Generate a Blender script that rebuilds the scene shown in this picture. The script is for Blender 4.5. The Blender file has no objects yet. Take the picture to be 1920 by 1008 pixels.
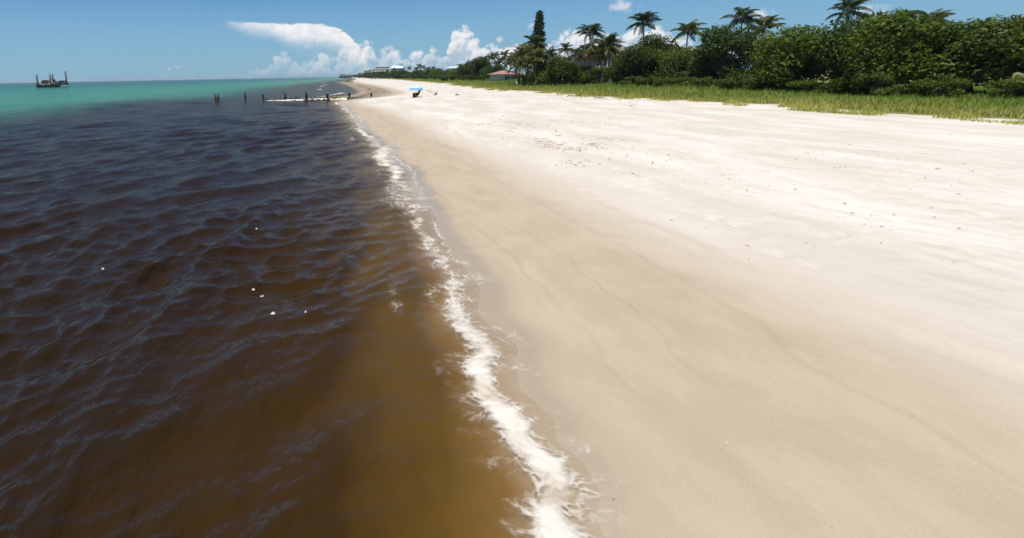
import bpy, bmesh, math, random
import numpy as np
from mathutils import Vector, Matrix, Euler

random.seed(7)
RNG = np.random.default_rng(11)
SC = bpy.context.scene
COL = SC.collection
R = math.radians

# ------------------------------------------------------------------ camera
CAM_Z = 3.9
F_PX = 1000.0            # focal length in pixels of a 1920 px wide frame
PITCH, ROLL = R(8.68), R(1.05)
cd = bpy.data.cameras.new('camera')
cam = bpy.data.objects.new('camera', cd)
COL.objects.link(cam)
SC.camera = cam
cam.location = (0, 0, CAM_Z)
CAM_ROT = Matrix.Rotation(R(90) - PITCH, 3, 'X') @ Matrix.Rotation(-ROLL, 3, 'Z')
cam.rotation_euler = CAM_ROT.to_euler()
cd.sensor_width = 36
cd.lens = 36 * F_PX / 1920
cd.shift_x = 360 / 1920
cd.shift_y = -206.5 / 1920
cd.clip_start = 0.1
cd.clip_end = 60000

# ------------------------------------------------------------------ sun, sky, exposure
SUN_EL = R(74)
SUN_AZ = R(218)          # compass style: 0 = +Y, clockwise towards +X
sun_dir = Vector((math.sin(SUN_AZ) * math.cos(SUN_EL), math.cos(SUN_AZ) * math.cos(SUN_EL), math.sin(SUN_EL)))
sl = bpy.data.lights.new('sun', 'SUN')
sl.energy = 4.7
sl.angle = R(0.53)
sl.color = (1.0, 0.955, 0.89)
so = bpy.data.objects.new('sun', sl)
COL.objects.link(so)
so.location = (0, 0, 60)
so.rotation_euler = sun_dir.to_track_quat('Z', 'Y').to_euler()
SKY_STRENGTH = 0.10
SC.view_settings.view_transform = 'Standard'
SC.view_settings.look = 'None'
SC.view_settings.gamma = 1
SC.view_settings.use_curve_mapping = False
SC.view_settings.exposure = 0.2
SC.cycles.use_denoising = True
SC.cycles.max_bounces = 6
SC.cycles.diffuse_bounces = 3
SC.cycles.glossy_bounces = 3
SC.cycles.transparent_max_bounces = 12
SC.cycles.caustics_reflective = False
SC.cycles.caustics_refractive = False


# ---- picture <-> place: where the view ray through a photo pixel meets a level, or a depth
def ray(px, py):
    return CAM_ROT @ Vector(((px - 600) / F_PX, -(py - 297.5) / F_PX, -1))


def on_level(px, py, z=0.0):
    d = ray(px, py)
    t = (z - CAM_Z) / d.z
    return Vector((d.x * t, d.y * t, z))


def at_depth(px, py, Y):
    d = ray(px, py)
    t = Y / d.y
    return Vector((d.x * t, Y, CAM_Z + d.z * t))


def az_el(px, py):
    d = ray(px, py).normalized()
    return math.degrees(math.atan2(d.x, d.y)), math.degrees(math.asin(d.z))


# ------------------------------------------------------------------ node helper
class NT:
    def __init__(self, tree):
        self.t = tree
        self.n = tree.nodes
        self.l = tree.links

    def new(self, kind, **kw):
        nd = self.n.new(kind)
        for k, v in kw.items():
            setattr(nd, k, v)
        return nd

    def put(self, sock, v):
        if hasattr(v, 'is_linked') or isinstance(v, bpy.types.NodeSocket):
            self.l.new(v, sock)
        else:
            sock.default_value = v

    def math(self, op, a, b=0.0, c=0.0, clamp=False):
        nd = self.new('ShaderNodeMath', operation=op, use_clamp=clamp)
        self.put(nd.inputs[0], a)
        self.put(nd.inputs[1], b)
        self.put(nd.inputs[2], c)
        return nd.outputs[0]

    def vmath(self, op, a, b):
        nd = self.new('ShaderNodeVectorMath', operation=op)
        self.put(nd.inputs[0], a)
        self.put(nd.inputs[1], b)
        return nd.outputs[0]

    def sstep(self, x, lo, hi, a=0.0, b=1.0):
        nd = self.new('ShaderNodeMapRange', interpolation_type='SMOOTHSTEP')
        self.put(nd.inputs['Value'], x)
        self.put(nd.inputs['From Min'], lo)
        self.put(nd.inputs['From Max'], hi)
        self.put(nd.inputs['To Min'], a)
        self.put(nd.inputs['To Max'], b)
        return nd.outputs['Result']

    def mix(self, f, a, b):
        nd = self.new('ShaderNodeMix', data_type='RGBA')
        self.put(nd.inputs[0], f)
        self.put(nd.inputs[6], a if not isinstance(a, tuple) else (*a, 1)[:4])
        self.put(nd.inputs[7], b if not isinstance(b, tuple) else (*b, 1)[:4])
        return nd.outputs[2]

    def noise(self, vec, scale, detail=4.0, rough=0.55, dist=0.0):
        nd = self.new('ShaderNodeTexNoise')
        if vec is not None:
            self.l.new(vec, nd.inputs['Vector'])
        nd.inputs['Scale'].default_value = scale
        nd.inputs['Detail'].default_value = detail
        nd.inputs['Roughness'].default_value = rough
        nd.inputs['Distortion'].default_value = dist
        return nd.outputs['Fac']

    def attr(self, name):
        nd = self.new('ShaderNodeAttribute', attribute_name=name)
        return nd.outputs['Fac']

    def mapping(self, vec, scale=(1, 1, 1), rot=(0, 0, 0), loc=(0, 0, 0)):
        nd = self.new('ShaderNodeMapping')
        self.l.new(vec, nd.inputs[0])
        nd.inputs['Scale'].default_value = scale
        nd.inputs['Rotation'].default_value = rot
        nd.inputs['Location'].default_value = loc
        return nd.outputs[0]

    def ramp(self, f, stops):
        nd = self.new('ShaderNodeValToRGB')
        cr = nd.color_ramp
        while len(cr.elements) < len(stops):
            cr.elements.new(0.5)
        for e, (p, c) in zip(cr.elements, stops):
            e.position = p
            e.color = (*c, 1)
        self.put(nd.inputs[0], f)
        return nd.outputs[0]

    def bump(self, h, strength, dist, normal=None):
        nd = self.new('ShaderNodeBump')
        self.put(nd.inputs['Height'], h)
        self.put(nd.inputs['Strength'], strength)
        self.put(nd.inputs['Distance'], dist)
        if normal is not None:
            self.l.new(normal, nd.inputs['Normal'])
        return nd.outputs[0]


def new_mat(name):
    m = bpy.data.materials.new(name)
    m.use_nodes = True
    m.node_tree.nodes.clear()
    t = NT(m.node_tree)
    t.out = t.new('ShaderNodeOutputMaterial')
    return m, t


# ------------------------------------------------------------------ world: Nishita sky and fair weather clouds
world = bpy.data.worlds.new('World')
SC.world = world
world.use_nodes = True
world.node_tree.nodes.clear()
w = NT(world.node_tree)
sky = w.new('ShaderNodeTexSky', sky_type='NISHITA')
sky.sun_disc = False
sky.sun_elevation = SUN_EL
sky.sun_rotation = SUN_AZ
sky.altitude = 0
sky.air_density = 0.8
sky.dust_density = 0.05
sky.ozone_density = 8.0
tc = w.new('ShaderNodeTexCoord')
DIR = tc.outputs['Generated']
sep = w.new('ShaderNodeSeparateXYZ')
w.l.new(DIR, sep.inputs[0])
AZ = w.math('MULTIPLY', w.math('ARCTAN2', sep.outputs[0], sep.outputs[1]), 57.2958)
EL = w.math('MULTIPLY', w.math('ARCSINE', sep.outputs[2]), 57.2958)
AZ0, AZ1, ELMAX = -45.0, 65.0, 20.0
AZN = w.math('DIVIDE', w.math('SUBTRACT', AZ, AZ0), AZ1 - AZ0, clamp=True)


def curve_deg(pts):
    """elevation in degrees as a curve over azimuth, through photo pixels"""
    nd = w.new('ShaderNodeFloatCurve')
    cm = nd.mapping
    c = cm.curves[0]
    pp = []
    for px, py in pts:
        a, e = az_el(px, py)
        pp.append(((a - AZ0) / (AZ1 - AZ0), max(0.0, min(1.0, (e + 2) / (ELMAX + 2)))))
    pp.sort()
    c.points[0].location = (0.0, pp[0][1])
    c.points[1].location = (1.0, pp[-1][1])
    for p in pp:
        c.points.new(*p)
    for p in c.points:
        p.handle_type = 'AUTO_CLAMPED'
    cm.update()
    w.l.new(AZN, nd.inputs['Value'])
    return w.math('SUBTRACT', w.math('MULTIPLY', nd.outputs[0], ELMAX + 2), 2.0)


def billow(vec, scale):
    nd = w.new('ShaderNodeTexVoronoi', feature='F1')
    nd.inputs['Scale'].default_value = scale
    w.l.new(vec, nd.inputs['Vector'])
    d_ = nd.outputs['Distance']
    return w.math('SUBTRACT', 1.0, w.math('MULTIPLY', w.math('MULTIPLY', d_, d_), 1.25))


warp = w.new('ShaderNodeTexNoise')
warp.inputs['Scale'].default_value = 55
warp.inputs['Detail'].default_value = 3
w.l.new(DIR, warp.inputs['Vector'])
wv = w.vmath('SUBTRACT', warp.outputs['Color'], (0.5, 0.5, 0.5))
nd_ = w.new('ShaderNodeVectorMath', operation='SCALE')
w.l.new(wv, nd_.inputs[0])
nd_.inputs['Scale'].default_value = 0.012
DW = w.vmath('ADD', DIR, nd_.outputs[0])


def puffs(vec):
    a = w.math('MULTIPLY', billow(vec, 62), 0.9)
    b = w.math('MULTIPLY', billow(vec, 150), 0.4)
    c = w.math('MULTIPLY', w.noise(vec, 40, 6, 0.6), 0.9)
    return w.math('ADD', w.math('ADD', a, b), c)


N0 = puffs(DW)
N1 = puffs(w.vmath('ADD', DW, (-0.004, 0.0, 0.0075)))
RELIEF = w.math('SUBTRACT', N0, N1)
BIG = w.noise(DIR, 16, 3, 0.5)
# cumulus bank along the horizon
bank_top = curve_deg([(-200, 150), (200, 149), (330, 140), (440, 134), (478, 128), (498, 118), (530, 98), (552, 103), (562, 120), (578, 114),
                      (592, 94), (610, 92), (624, 112), (640, 86), (660, 88), (680, 76), (700, 79), (708, 100), (718, 86),
                      (732, 84), (748, 96), (768, 104), (784, 87), (802, 89), (820, 93), (832, 100), (845, 56), (865, 46),
                      (884, 62), (902, 75), (932, 84), (962, 82), (1000, 90), (1036, 78), (1058, 60), (1076, 54), (1120, 60),
                      (1146, 66), (1168, 55), (1200, 46), (1270, 66), (1350, 84), (1440, 60), (1560, 84), (1700, 70), (1900, 86)])
edge = w.math('ADD', bank_top, w.math('MULTIPLY', w.math('SUBTRACT', N0, 1.4), 1.25))
below = w.math('SUBTRACT', edge, EL)
aB = w.sstep(below, -0.1, 0.75)
aB = w.math('MULTIPLY', aB, w.sstep(AZ, az_el(640, 90)[0], az_el(690, 90)[0], 0.62, 1.0))
aB = w.math('MULTIPLY', aB, w.sstep(w.math('ADD', EL, w.math('MULTIPLY', w.math('SUBTRACT', BIG, 0.5), 5.0)), -0.6, 3.2, 0.12, 0.95))
litB = w.math('ADD', w.math('ADD', w.sstep(below, 3.4, 0.2, 0.18, 0.86), w.math('MULTIPLY', RELIEF, 1.5)),
              w.math('MULTIPLY', w.math('SUBTRACT', BIG, 0.5), 0.9), clamp=True)
colB = w.mix(litB, (4.6, 5.4, 6.2), (8.0, 7.85, 7.9))
# tall anvil with a ragged, streaked top
an_top = curve_deg([(380, 52), (414, 45), (430, 41), (470, 42), (520, 43), (540, 44.5), (600, 44), (622, 49), (641, 56), (655, 68), (670, 82), (684, 100), (700, 130)])
an_bot = curve_deg([(380, 50), (416, 47), (440, 60), (470, 70), (500, 76), (530, 92), (560, 112), (600, 126), (640, 134), (700, 138)])
streak = w.noise(w.mapping(DIR, (1, 1, 4)), 26, 6, 0.62, 0.6)
sd = w.math('MULTIPLY', w.math('SUBTRACT', streak, 0.5), 1.1)
tA = w.math('SUBTRACT', w.math('ADD', an_top, sd), EL)
bA = w.math('SUBTRACT', EL, w.math('ADD', an_bot, sd))
aA = w.math('MULTIPLY', w.sstep(tA, -0.05, 0.22), w.sstep(bA, -0.4, 2.2))
aA = w.math('MULTIPLY', w.math('MULTIPLY', aA, w.sstep(streak, 0.2, 0.6, 0.78, 1.0)), w.sstep(tA, 2.9, 1.1, 0.16, 1.0))
litA = w.math('ADD', w.sstep(tA, 3.0, 0.4, 0.1, 0.9), w.math('MULTIPLY', RELIEF, 0.45), clamp=True)
colA = w.mix(litA, (4.7, 5.8, 6.7), (8.3, 8.1, 8.1))
# loose small puffs
aP = None
for px, py, rx, ry in [(998, 46, 0.85, 0.55), (937, 75, 0.55, 0.35), (1172, 9, 1.5, 0.75), (1192, 14, 0.9, 0.6), (338, 127, 0.6, 0.25), (316, 129, 0.35, 0.2),
                       (1120, 66, 1.2, 0.5), (1420, 28, 1.6, 0.6), (1640, 20, 1.2, 0.5), (-260, 60, 2.2, 0.8)]:
    a, e = az_el(px, py)
    dx = w.math('DIVIDE', w.math('SUBTRACT', AZ, a), rx)
    dy = w.math('DIVIDE', w.math('SUBTRACT', EL, e), ry)
    q = w.math('SUBTRACT', 1.0, w.math('ADD', w.math('MULTIPLY', dx, dx), w.math('MULTIPLY', dy, dy)))
    aP = q if aP is None else w.math('MAXIMUM', aP, q)
aP = w.sstep(w.math('ADD', aP, w.math('MULTIPLY', w.math('SUBTRACT', N0, 1.45), 1.6)), -0.2, 1.5, 0.0, 0.7)
# pale damp air low over the sea
veil = w.sstep(EL, 13.0, -0.5, 0.0, 0.93)
tint = w.new('ShaderNodeMix', data_type='RGBA', blend_type='MULTIPLY')
tint.inputs[0].default_value = 1.0
w.l.new(sky.outputs[0], tint.inputs[6])
tint.inputs[7].default_value = (0.44, 0.73, 0.88, 1)
c0 = w.mix(veil, tint.outputs[2], (2.25, 3.95, 5.15))
c1 = w.mix(aA, c0, colA)
c2 = w.mix(aP, c1, (7.2, 7.2, 7.4))
c3 = w.mix(aB, c2, colB)
bg = w.new('ShaderNodeBackground')
bg.inputs['Strength'].default_value = SKY_STRENGTH
w.l.new(c3, bg.inputs['Color'])
wo = w.new('ShaderNodeOutputWorld')
w.l.new(bg.outputs[0], wo.inputs['Surface'])


# ------------------------------------------------------------------ object helpers
def tag(o, label=None, cat=None, group=None, kind=None):
    if label:
        o['label'] = label
    if cat:
        o['category'] = cat
    if group:
        o['group'] = group
    if kind:
        o['kind'] = kind
    return o


def empty(name, loc, label=None, cat=None, group=None, rz=0.0):
    o = bpy.data.objects.new(name, None)
    o.empty_display_size = 0.3
    COL.objects.link(o)
    o.location = loc
    o.rotation_euler = (0, 0, rz)
    return tag(o, label, cat, group)


def link_mesh(name, me, parent=None, loc=(0, 0, 0), rot=(0, 0, 0), scale=(1, 1, 1)):
    o = bpy.data.objects.new(name, me)
    COL.objects.link(o)
    o.location = loc
    o.rotation_euler = rot
    o.scale = scale
    if parent is not None:
        o.parent = parent
    return o


def np_mesh(name, V, Fq, mats, smooth=False, attrs=None, mat_idx=None):
    """mesh from an (n,3) array and an (m,3) or (m,4) face array"""
    me = bpy.data.meshes.new(name)
    V = np.ascontiguousarray(V, dtype=np.float32)
    Fq = np.ascontiguousarray(Fq, dtype=np.int32)
    k = Fq.shape[1]
    me.vertices.add(len(V))
    me.vertices.foreach_set('co', V.ravel())
    me.loops.add(Fq.size)
    me.loops.foreach_set('vertex_index', Fq.ravel())
    me.polygons.add(len(Fq))
    me.polygons.foreach_set('loop_start', np.arange(0, Fq.size, k, dtype=np.int32))
    if smooth:
        me.polygons.foreach_set('use_smooth', np.ones(len(Fq), dtype=bool))
    for m in (mats if isinstance(mats, (list, tuple)) else [mats]):
        me.materials.append(m)
    if mat_idx is not None:
        me.polygons.foreach_set('material_index', np.ascontiguousarray(mat_idx, dtype=np.int32))
    for an, av in (attrs or {}).items():
        a = me.attributes.new(an, 'FLOAT', 'POINT')
        a.data.foreach_set('value', np.ascontiguousarray(av, dtype=np.float32).ravel())
    me.update(calc_edges=True)
    me.validate()
    return me


class MB:
    """collects boxes, tubes and lathes in one bmesh; build() links it as one object"""

    def __init__(self):
        self.bm = bmesh.new()
        self.mi = 0

    def _tagf(self, fs):
        for f in fs:
            f.material_index = self.mi

    def box(self, c, s, rot=None, bevel=0.0):
        g = bmesh.ops.create_cube(self.bm, size=1)
        vs = g['verts']
        bmesh.ops.scale(self.bm, vec=s, verts=vs)
        fs = {f for v in vs for f in v.link_faces}
        if bevel:
            es = list({e for v in vs for e in v.link_edges})
            r = bmesh.ops.bevel(self.bm, geom=es, offset=bevel, segments=1, affect='EDGES')
            vs = list({v for f in r['faces'] for v in f.verts} | {v for v in vs if v.is_valid})
            fs = {f for v in vs for f in v.link_faces}
        if rot is not None:
            bmesh.ops.rotate(self.bm, cent=(0, 0, 0), matrix=Euler(rot).to_matrix(), verts=vs)
        bmesh.ops.translate(self.bm, vec=c, verts=vs)
        self._tagf(fs)
        return self

    def tube(self, pts, rad, n=8, cap=True):
        pts = [Vector(p) for p in pts]
        if not isinstance(rad, (list, tuple)):
            rad = [rad] * len(pts)
        rings = []
        up = Vector((0, 0, 1))
        for i, p in enumerate(pts):
            d = (pts[min(i + 1, len(pts) - 1)] - pts[max(i - 1, 0)]).normalized()
            a = d.cross(up)
            if a.length < 0.05:
                a = d.cross(Vector((0, 1, 0)))
            a.normalize()
            b = a.cross(d).normalized()
            rings.append([self.bm.verts.new(p + (a * math.cos(2 * math.pi * k / n) + b * math.sin(2 * math.pi * k / n)) * rad[i]) for k in range(n)])
        fs = []
        for r0, r1 in zip(rings, rings[1:]):
            for k in range(n):
                fs.append(self.bm.faces.new((r0[k], r0[(k + 1) % n], r1[(k + 1) % n], r1[k])))
        for f in fs:
            f.smooth = True
        if cap:
            fs.append(self.bm.faces.new(rings[0]))
            fs.append(self.bm.faces.new(rings[-1][::-1]))
        self._tagf(fs)
        return self

    def poly(self, pts):
        f = self.bm.faces.new([self.bm.verts.new(p) for p in pts])
        f.material_index = self.mi
        return self

    def prism(self, pts, h):
        """vertical prism on an xy outline, pts (x,y,z) at the bottom"""
        b = [self.bm.verts.new(p) for p in pts]
        t = [self.bm.verts.new((p[0], p[1], p[2] + h)) for p in pts]
        n = len(pts)
        fs = [self.bm.faces.new(b[::-1]), self.bm.faces.new(t)]
        for k in range(n):
            fs.append(self.bm.faces.new((b[k], b[(k + 1) % n], t[(k + 1) % n], t[k])))
        self._tagf(fs)
        return self

    def hull(self, pts):
        vs = [self.bm.verts.new(p) for p in pts]
        r = bmesh.ops.convex_hull(self.bm, input=vs)
        self._tagf([g for g in r['geom'] if isinstance(g, bmesh.types.BMFace)])
        for v in list(r.get('geom_interior', [])):
            if isinstance(v, bmesh.types.BMVert) and v.is_valid and not v.link_faces:
                self.bm.verts.remove(v)
        return self

    def mesh(self, name, mats):
        bmesh.ops.recalc_face_normals(self.bm, faces=self.bm.faces)
        me = bpy.data.meshes.new(name)
        self.bm.to_mesh(me)
        self.bm.free()
        for m in (mats if isinstance(mats, (list, tuple)) else [mats]):
            me.materials.append(m)
        return me

    def build(self, name, mats, parent=None, loc=(0, 0, 0), rot=(0, 0, 0)):
        return link_mesh(name, self.mesh(name, mats), parent, loc, rot)


def dup(root, loc, rz=None, scale=None, label=None, group=None):
    r = root.copy()
    COL.objects.link(r)
    r.location = loc
    if rz is not None:
        r.rotation_euler.z = rz
    if scale is not None:
        r.scale = scale if isinstance(scale, (tuple, list)) else (scale,) * 3
    if label:
        r['label'] = label
    if group:
        r['group'] = group
    for ch in KIDS.get(root.name, []):
        c = ch.copy()
        COL.objects.link(c)
        c.parent = r
        KIDS.setdefault(r.name, []).append(c)
    return r


KIDS = {}

# ------------------------------------------------------------------ noise in numpy


def _h(ix, iy, s):
    n = (ix.astype(np.int64) * 374761393 + iy.astype(np.int64) * 668265263 + s * 2147483647) & 0xffffffff
    n = ((n ^ (n >> 13)) * 1274126177) & 0xffffffff
    return ((n ^ (n >> 16)) & 0xffff) / 65535.0


def vnoise(x, y, s=0):
    x = np.asarray(x, float)
    y = np.asarray(y, float)
    ix, iy = np.floor(x), np.floor(y)
    fx, fy = x - ix, y - iy
    fx = fx * fx * fx * (fx * (fx * 6 - 15) + 10)
    fy = fy * fy * fy * (fy * (fy * 6 - 15) + 10)
    a, b = _h(ix, iy, s), _h(ix + 1, iy, s)
    c, d = _h(ix, iy + 1, s), _h(ix + 1, iy + 1, s)
    return (a + (b - a) * fx) * (1 - fy) + (c + (d - c) * fx) * fy - 0.5


def fbm(x, y, s=0, o=4):
    r, a = 0.0, 1.0
    for k in range(o):
        r = r + a * vnoise(x * 2 ** k, y * 2 ** k, s + k * 7)
        a *= 0.5
    return r


# ------------------------------------------------------------------ the coast: shoreline, ground profile, water level
_sh = [(885, 600), (870, 530), (850, 485), (818, 452), (792, 412), (776, 372), (756, 332), (732, 292), (703, 262),
       (678, 236), (660, 214), (646, 200), (632, 192)]
_shp = [on_level(px, py) for px, py in _sh]
_far = [(648, 188.5), (690, 184), (722, 180.5), (734, 176), (733, 171), (716, 166), (692, 160.5), (668, 156), (655, 153.2), (657, 151.2), (668, 149.3), (664, 147.6), (650, 146.3), (640, 145.6)]
_fp = [on_level(px, py) for px, py in _far]
SHY = [-400, -60, 2.0, 5.0] + [p.y for p in _shp] + [p.y for p in _fp] + [4200, 5200, 60000]
SHX = [6, 3.0, 2.0, 2.15] + [p.x for p in _shp] + [p.x for p in _fp] + [170, 2500, 42000]
_o = np.argsort(SHY)
SHY = np.array(SHY)[_o]
SHX = np.array(SHX)[_o]
_tY = np.concatenate([np.arange(-400, 400, 0.5), np.geomspace(400, 60000, 900)])
_tX = np.interp(_tY, SHY, SHX)
for _ in range(3):
    _tX[4:1596] = np.convolve(_tX, np.ones(9) / 9, 'same')[4:1596]


def shore(Y):
    return np.interp(Y, _tY, _tX)


_ge = [(703, 147.0), (740.6, 149.2), (765.6, 151.6), (826.6, 156.2), (865.6, 161.7), (900, 165.7), (929, 169.6), (999, 174.6), (1058, 178.6), (1118, 184.5), (1197, 188.5)]
_gp = [on_level(px, py, 0.9) for px, py in _ge]
GEY = np.array([-400, 20, 40] + [p.y for p in _gp[::-1]] + [1500, 2500, 60000])
GEX = np.array([36, 35, 34.5] + [p.x for p in _gp[::-1]] + [150, 230, 43000])
_o = np.argsort(GEY)
GEY, GEX = GEY[_o], GEX[_o]


def dune_d(X, Y):
    """metres behind the seaward edge of the dune grass"""
    return np.asarray(X, float) - np.interp(np.asarray(Y, float), GEY, GEX)


def shore_u(X, Y):
    """metres inland (+) or out to sea (-)"""
    Y = np.asarray(Y, float)
    e = 1.0
    s = (shore(Y + e) - shore(Y - e)) / (2 * e)
    return (np.asarray(X, float) - shore(Y)) / np.sqrt(1 + np.clip(s, -2.5, 2.5) ** 2)


PU = np.array([-40000, -300, -60, -12, -4, -1.5, 0, 3.0, 7.0, 12, 18, 30, 60000], float)
PZ = np.array([-20, -8, -3.0, -1.3, -0.58, -0.20, 0, 0.2, 0.52, 0.72, 0.80, 0.86, 0.86], float)
DU = np.array([-60000, -4, 2, 14, 28, 90, 800, 60000], float)
DZ = np.array([0, 0, 0.15, 0.45, 0.6, 0.8, 2.0, 6.0], float)


def ground_z(X, Y, detail=True):
    u = shore_u(X, Y)
    z = np.interp(u, PU, PZ)
    d = dune_d(X, Y)
    z = z + np.interp(d, DU, DZ)
    Yf = np.asarray(Y, float)
    bay = np.clip((Yf - 97) / 6, 0, 1) * np.clip((620 - Yf) / 200, 0, 1)      # shallow flats behind the groyne
    z = np.where(z < 0, z * (1 - 0.97 * bay * np.clip((15 + u) / 7, 0, 1)), z)
    if detail:
        k = np.clip((u - 6) / 8, 0, 1)
        near = np.clip(1.4 - np.asarray(Y, float) / 160, 0.0, 1)
        z = z + k * near * (0.10 * fbm(np.asarray(X) * 0.22, np.asarray(Y) * 0.12, 5, 3) + 0.035 * fbm(np.asarray(X) * 1.3, np.asarray(Y) * 0.8, 9, 3))
        z = z + np.clip((d - 1) / 8, 0, 1) * np.clip((90 - d) / 40, 0, 1) * 0.4 * (vnoise(np.asarray(X) * 0.13, np.asarray(Y) * 0.07, 31))
        z = z + 0.02 * np.clip(1 - np.abs(u) / 6, 0, 1) * vnoise(np.asarray(Y) * 0.35, u * 0.3, 3)
    return z


def gz(x, y):
    return float(ground_z(np.array([x]), np.array([y]))[0])


# waves ----------------------------------------------------------------
_K = []
_rw = np.random.default_rng(5)
for i in range(72):
    lam = 0.26 * (14 ** _rw.random())
    th = R(-42) + _rw.normal(0, 0.42) * (1.15 if lam < 1.3 else 0.75)      # heading of travel: towards the beach and the camera
    amp = 0.0125 * lam ** 0.78 * (0.5 + _rw.random())
    if lam > 1.0:
        amp *= 0.8
    if lam > 2.0:
        amp *= 0.75
    k = 2 * math.pi / lam
    _K.append((k * math.cos(th), k * math.sin(th), amp, _rw.random() * 6.283, lam))


def lobes(Y):
    """how far up the sand the last swash reached, m"""
    Y = np.asarray(Y, float)
    return 0.55 * vnoise(Y * 0.42, Y * 0 + 3.3, 41) + 0.35 * vnoise(Y * 1.1, Y * 0 + 1.1, 43) + 0.12 * vnoise(Y * 3.1, Y * 0 + 2.1, 44)


def water_z(X, Y, step=None, gerst=False):
    X = np.asarray(X, float)
    Y = np.asarray(Y, float)
    u = shore_u(X, Y)
    damp = np.clip(-u / 5.0, 0.0, 1.0) ** 0.8
    patch = 0.75 + 0.9 * vnoise(X * 0.09, Y * 0.09, 61)
    z = np.zeros_like(X)
    dx = np.zeros_like(X)
    dy = np.zeros_like(X)
    st = step if step is not None else np.full_like(X, 0.1)
    gust = np.clip(0.85 + 1.3 * fbm(X * 0.16, Y * 0.16, 63, 2), 0.15, 1.5)
    # a wave turns parallel to the beach as it comes in
    for kx, ky, a, ph, lam in _K:
        f = np.clip((lam / st - 2.2) / 2, 0, 1) * a * (gust if lam < 0.9 else 0.9)
        q = kx * X + ky * Y + ph
        c = np.cos(q)
        z += f * c
        if gerst:
            s = np.sin(q)
            kk = math.hypot(kx, ky)
            dx -= f * 0.75 * kx / kk * s
            dy -= f * 0.75 * ky / kk * s
    g = damp * patch
    # low breakers lying along the shore
    lob = lobes(Y)
    br = 0.0
    for c0, hgt, wd, sd in ((-1.25, 0.06, 0.28, 71), (-4.2, 0.11, 0.5, 73)):
        mod = np.clip(0.35 + 1.5 * vnoise(Y * 0.16, Y * 0, sd), 0, 1)
        cc = c0 + 1.6 * vnoise(Y * 0.12, Y * 0 + 5, sd + 1)
        br = br + hgt * mod * np.exp(-((u - cc) / wd) ** 2)
    z = z * g + br + np.clip(lob, -0.2, 1) * 0.075 * np.exp(-(np.clip(np.abs(u) - 0.3, 0, None) / 1.3) ** 2) + 0.012
    if gerst:
        return z, dx * g, dy * g
    return z


# ------------------------------------------------------------------ materials
def principled(name, col, rough=0.6, spec=0.5, metal=0.0, var=0.0, scale=3.0, col2=None, bump=0.0, bscale=30.0, coord='Object'):
    m, t = new_mat(name)
    p = t.new('ShaderNodeBsdfPrincipled')
    t.l.new(p.outputs[0], t.out.inputs[0])
    p.inputs['Roughness'].default_value = rough
    p.inputs['Metallic'].default_value = metal
    p.inputs['Specular IOR Level'].default_value = spec
    tcn = t.new('ShaderNodeTexCoord')
    v = tcn.outputs[coord]
    if col2 is None:
        col2 = tuple(min(1, c * (1 + var)) for c in col)
        col = tuple(c * (1 - var) for c in col)
    f = t.sstep(t.noise(v, scale, 5, 0.6), 0.3, 0.7)
    t.l.new(t.mix(f, col, col2), p.inputs['Base Color'])
    if bump:
        t.l.new(t.bump(t.noise(v, bscale, 4, 0.6), bump, 0.02), p.inputs['Normal'])
    return m


def leaf_mat(name, c_dark, c_light, rough=0.6, trans=0.30, big=0.25):
    m, t = new_mat(name)
    g = t.new('ShaderNodeNewGeometry')
    tcn = t.new('ShaderNodeTexCoord')
    oi = t.new('ShaderNodeObjectInfo')
    n = t.noise(tcn.outputs['Object'], big, 3, 0.6)
    f = t.math('ADD', t.math('MULTIPLY', g.outputs['Random Per Island'], 0.55), t.math('MULTIPLY', n, 0.9))
    f = t.math('ADD', t.math('SUBTRACT', f, 0.28), t.math('MULTIPLY', t.math('SUBTRACT', oi.outputs['Random'], 0.5), 0.35), clamp=True)
    c = t.mix(f, c_dark, c_light)
    p = t.new('ShaderNodeBsdfPrincipled')
    t.l.new(c, p.inputs['Base Color'])
    p.inputs['Roughness'].default_value = rough
    p.inputs['Specular IOR Level'].default_value = 0.16
    tr = t.new('ShaderNodeBsdfTranslucent')
    t.l.new(t.mix(0.5, c, (0.16, 0.2, 0.02)), tr.inputs[0])
    mx = t.new('ShaderNodeMixShader')
    mx.inputs[0].default_value = trans
    t.l.new(p.outputs[0], mx.inputs[1])
    t.l.new(tr.outputs[0], mx.inputs[2])
    t.l.new(mx.outputs[0], t.out.inputs[0])
    return m


M = {}
M['leaf'] = leaf_mat('broad_leaves', (0.022, 0.046, 0.005), (0.145, 0.205, 0.022))
M['leaf_dark'] = leaf_mat('dark_leaves', (0.015, 0.034, 0.006), (0.09, 0.135, 0.018))
M['leaf_light'] = leaf_mat('light_leaves', (0.035, 0.065, 0.012), (0.14, 0.18, 0.035))
M['palm'] = leaf_mat('palm_leaves', (0.022, 0.042, 0.009), (0.11, 0.135, 0.024), 0.38)
M['palm_dark'] = leaf_mat('dark_palm_leaves', (0.014, 0.028, 0.012), (0.05, 0.068, 0.024), 0.38)
M['palm_olive'] = leaf_mat('olive_palm_leaves', (0.06, 0.064, 0.014), (0.21, 0.185, 0.05), 0.38)
M['palm_dead'] = leaf_mat('dry_palm_leaves', (0.1, 0.075, 0.035), (0.28, 0.22, 0.12), 0.6)
M['pine'] = leaf_mat('pine_needles', (0.010, 0.024, 0.014), (0.065, 0.095, 0.045), 0.5, 0.08)
M['grass'] = None
M['bark'] = principled('bark', (0.07, 0.06, 0.05), 0.9, 0.2, var=0.4, scale=6, bump=0.5, bscale=14)
M['palm_bark'] = principled('palm_bark', (0.12, 0.1, 0.085), 0.9, 0.2, var=0.35, scale=4, bump=0.5, bscale=9)
M['pile'] = principled('wet_timber', (0.012, 0.011, 0.010), 0.75, 0.4, var=0.6, scale=7, bump=0.6, bscale=25)
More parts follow.
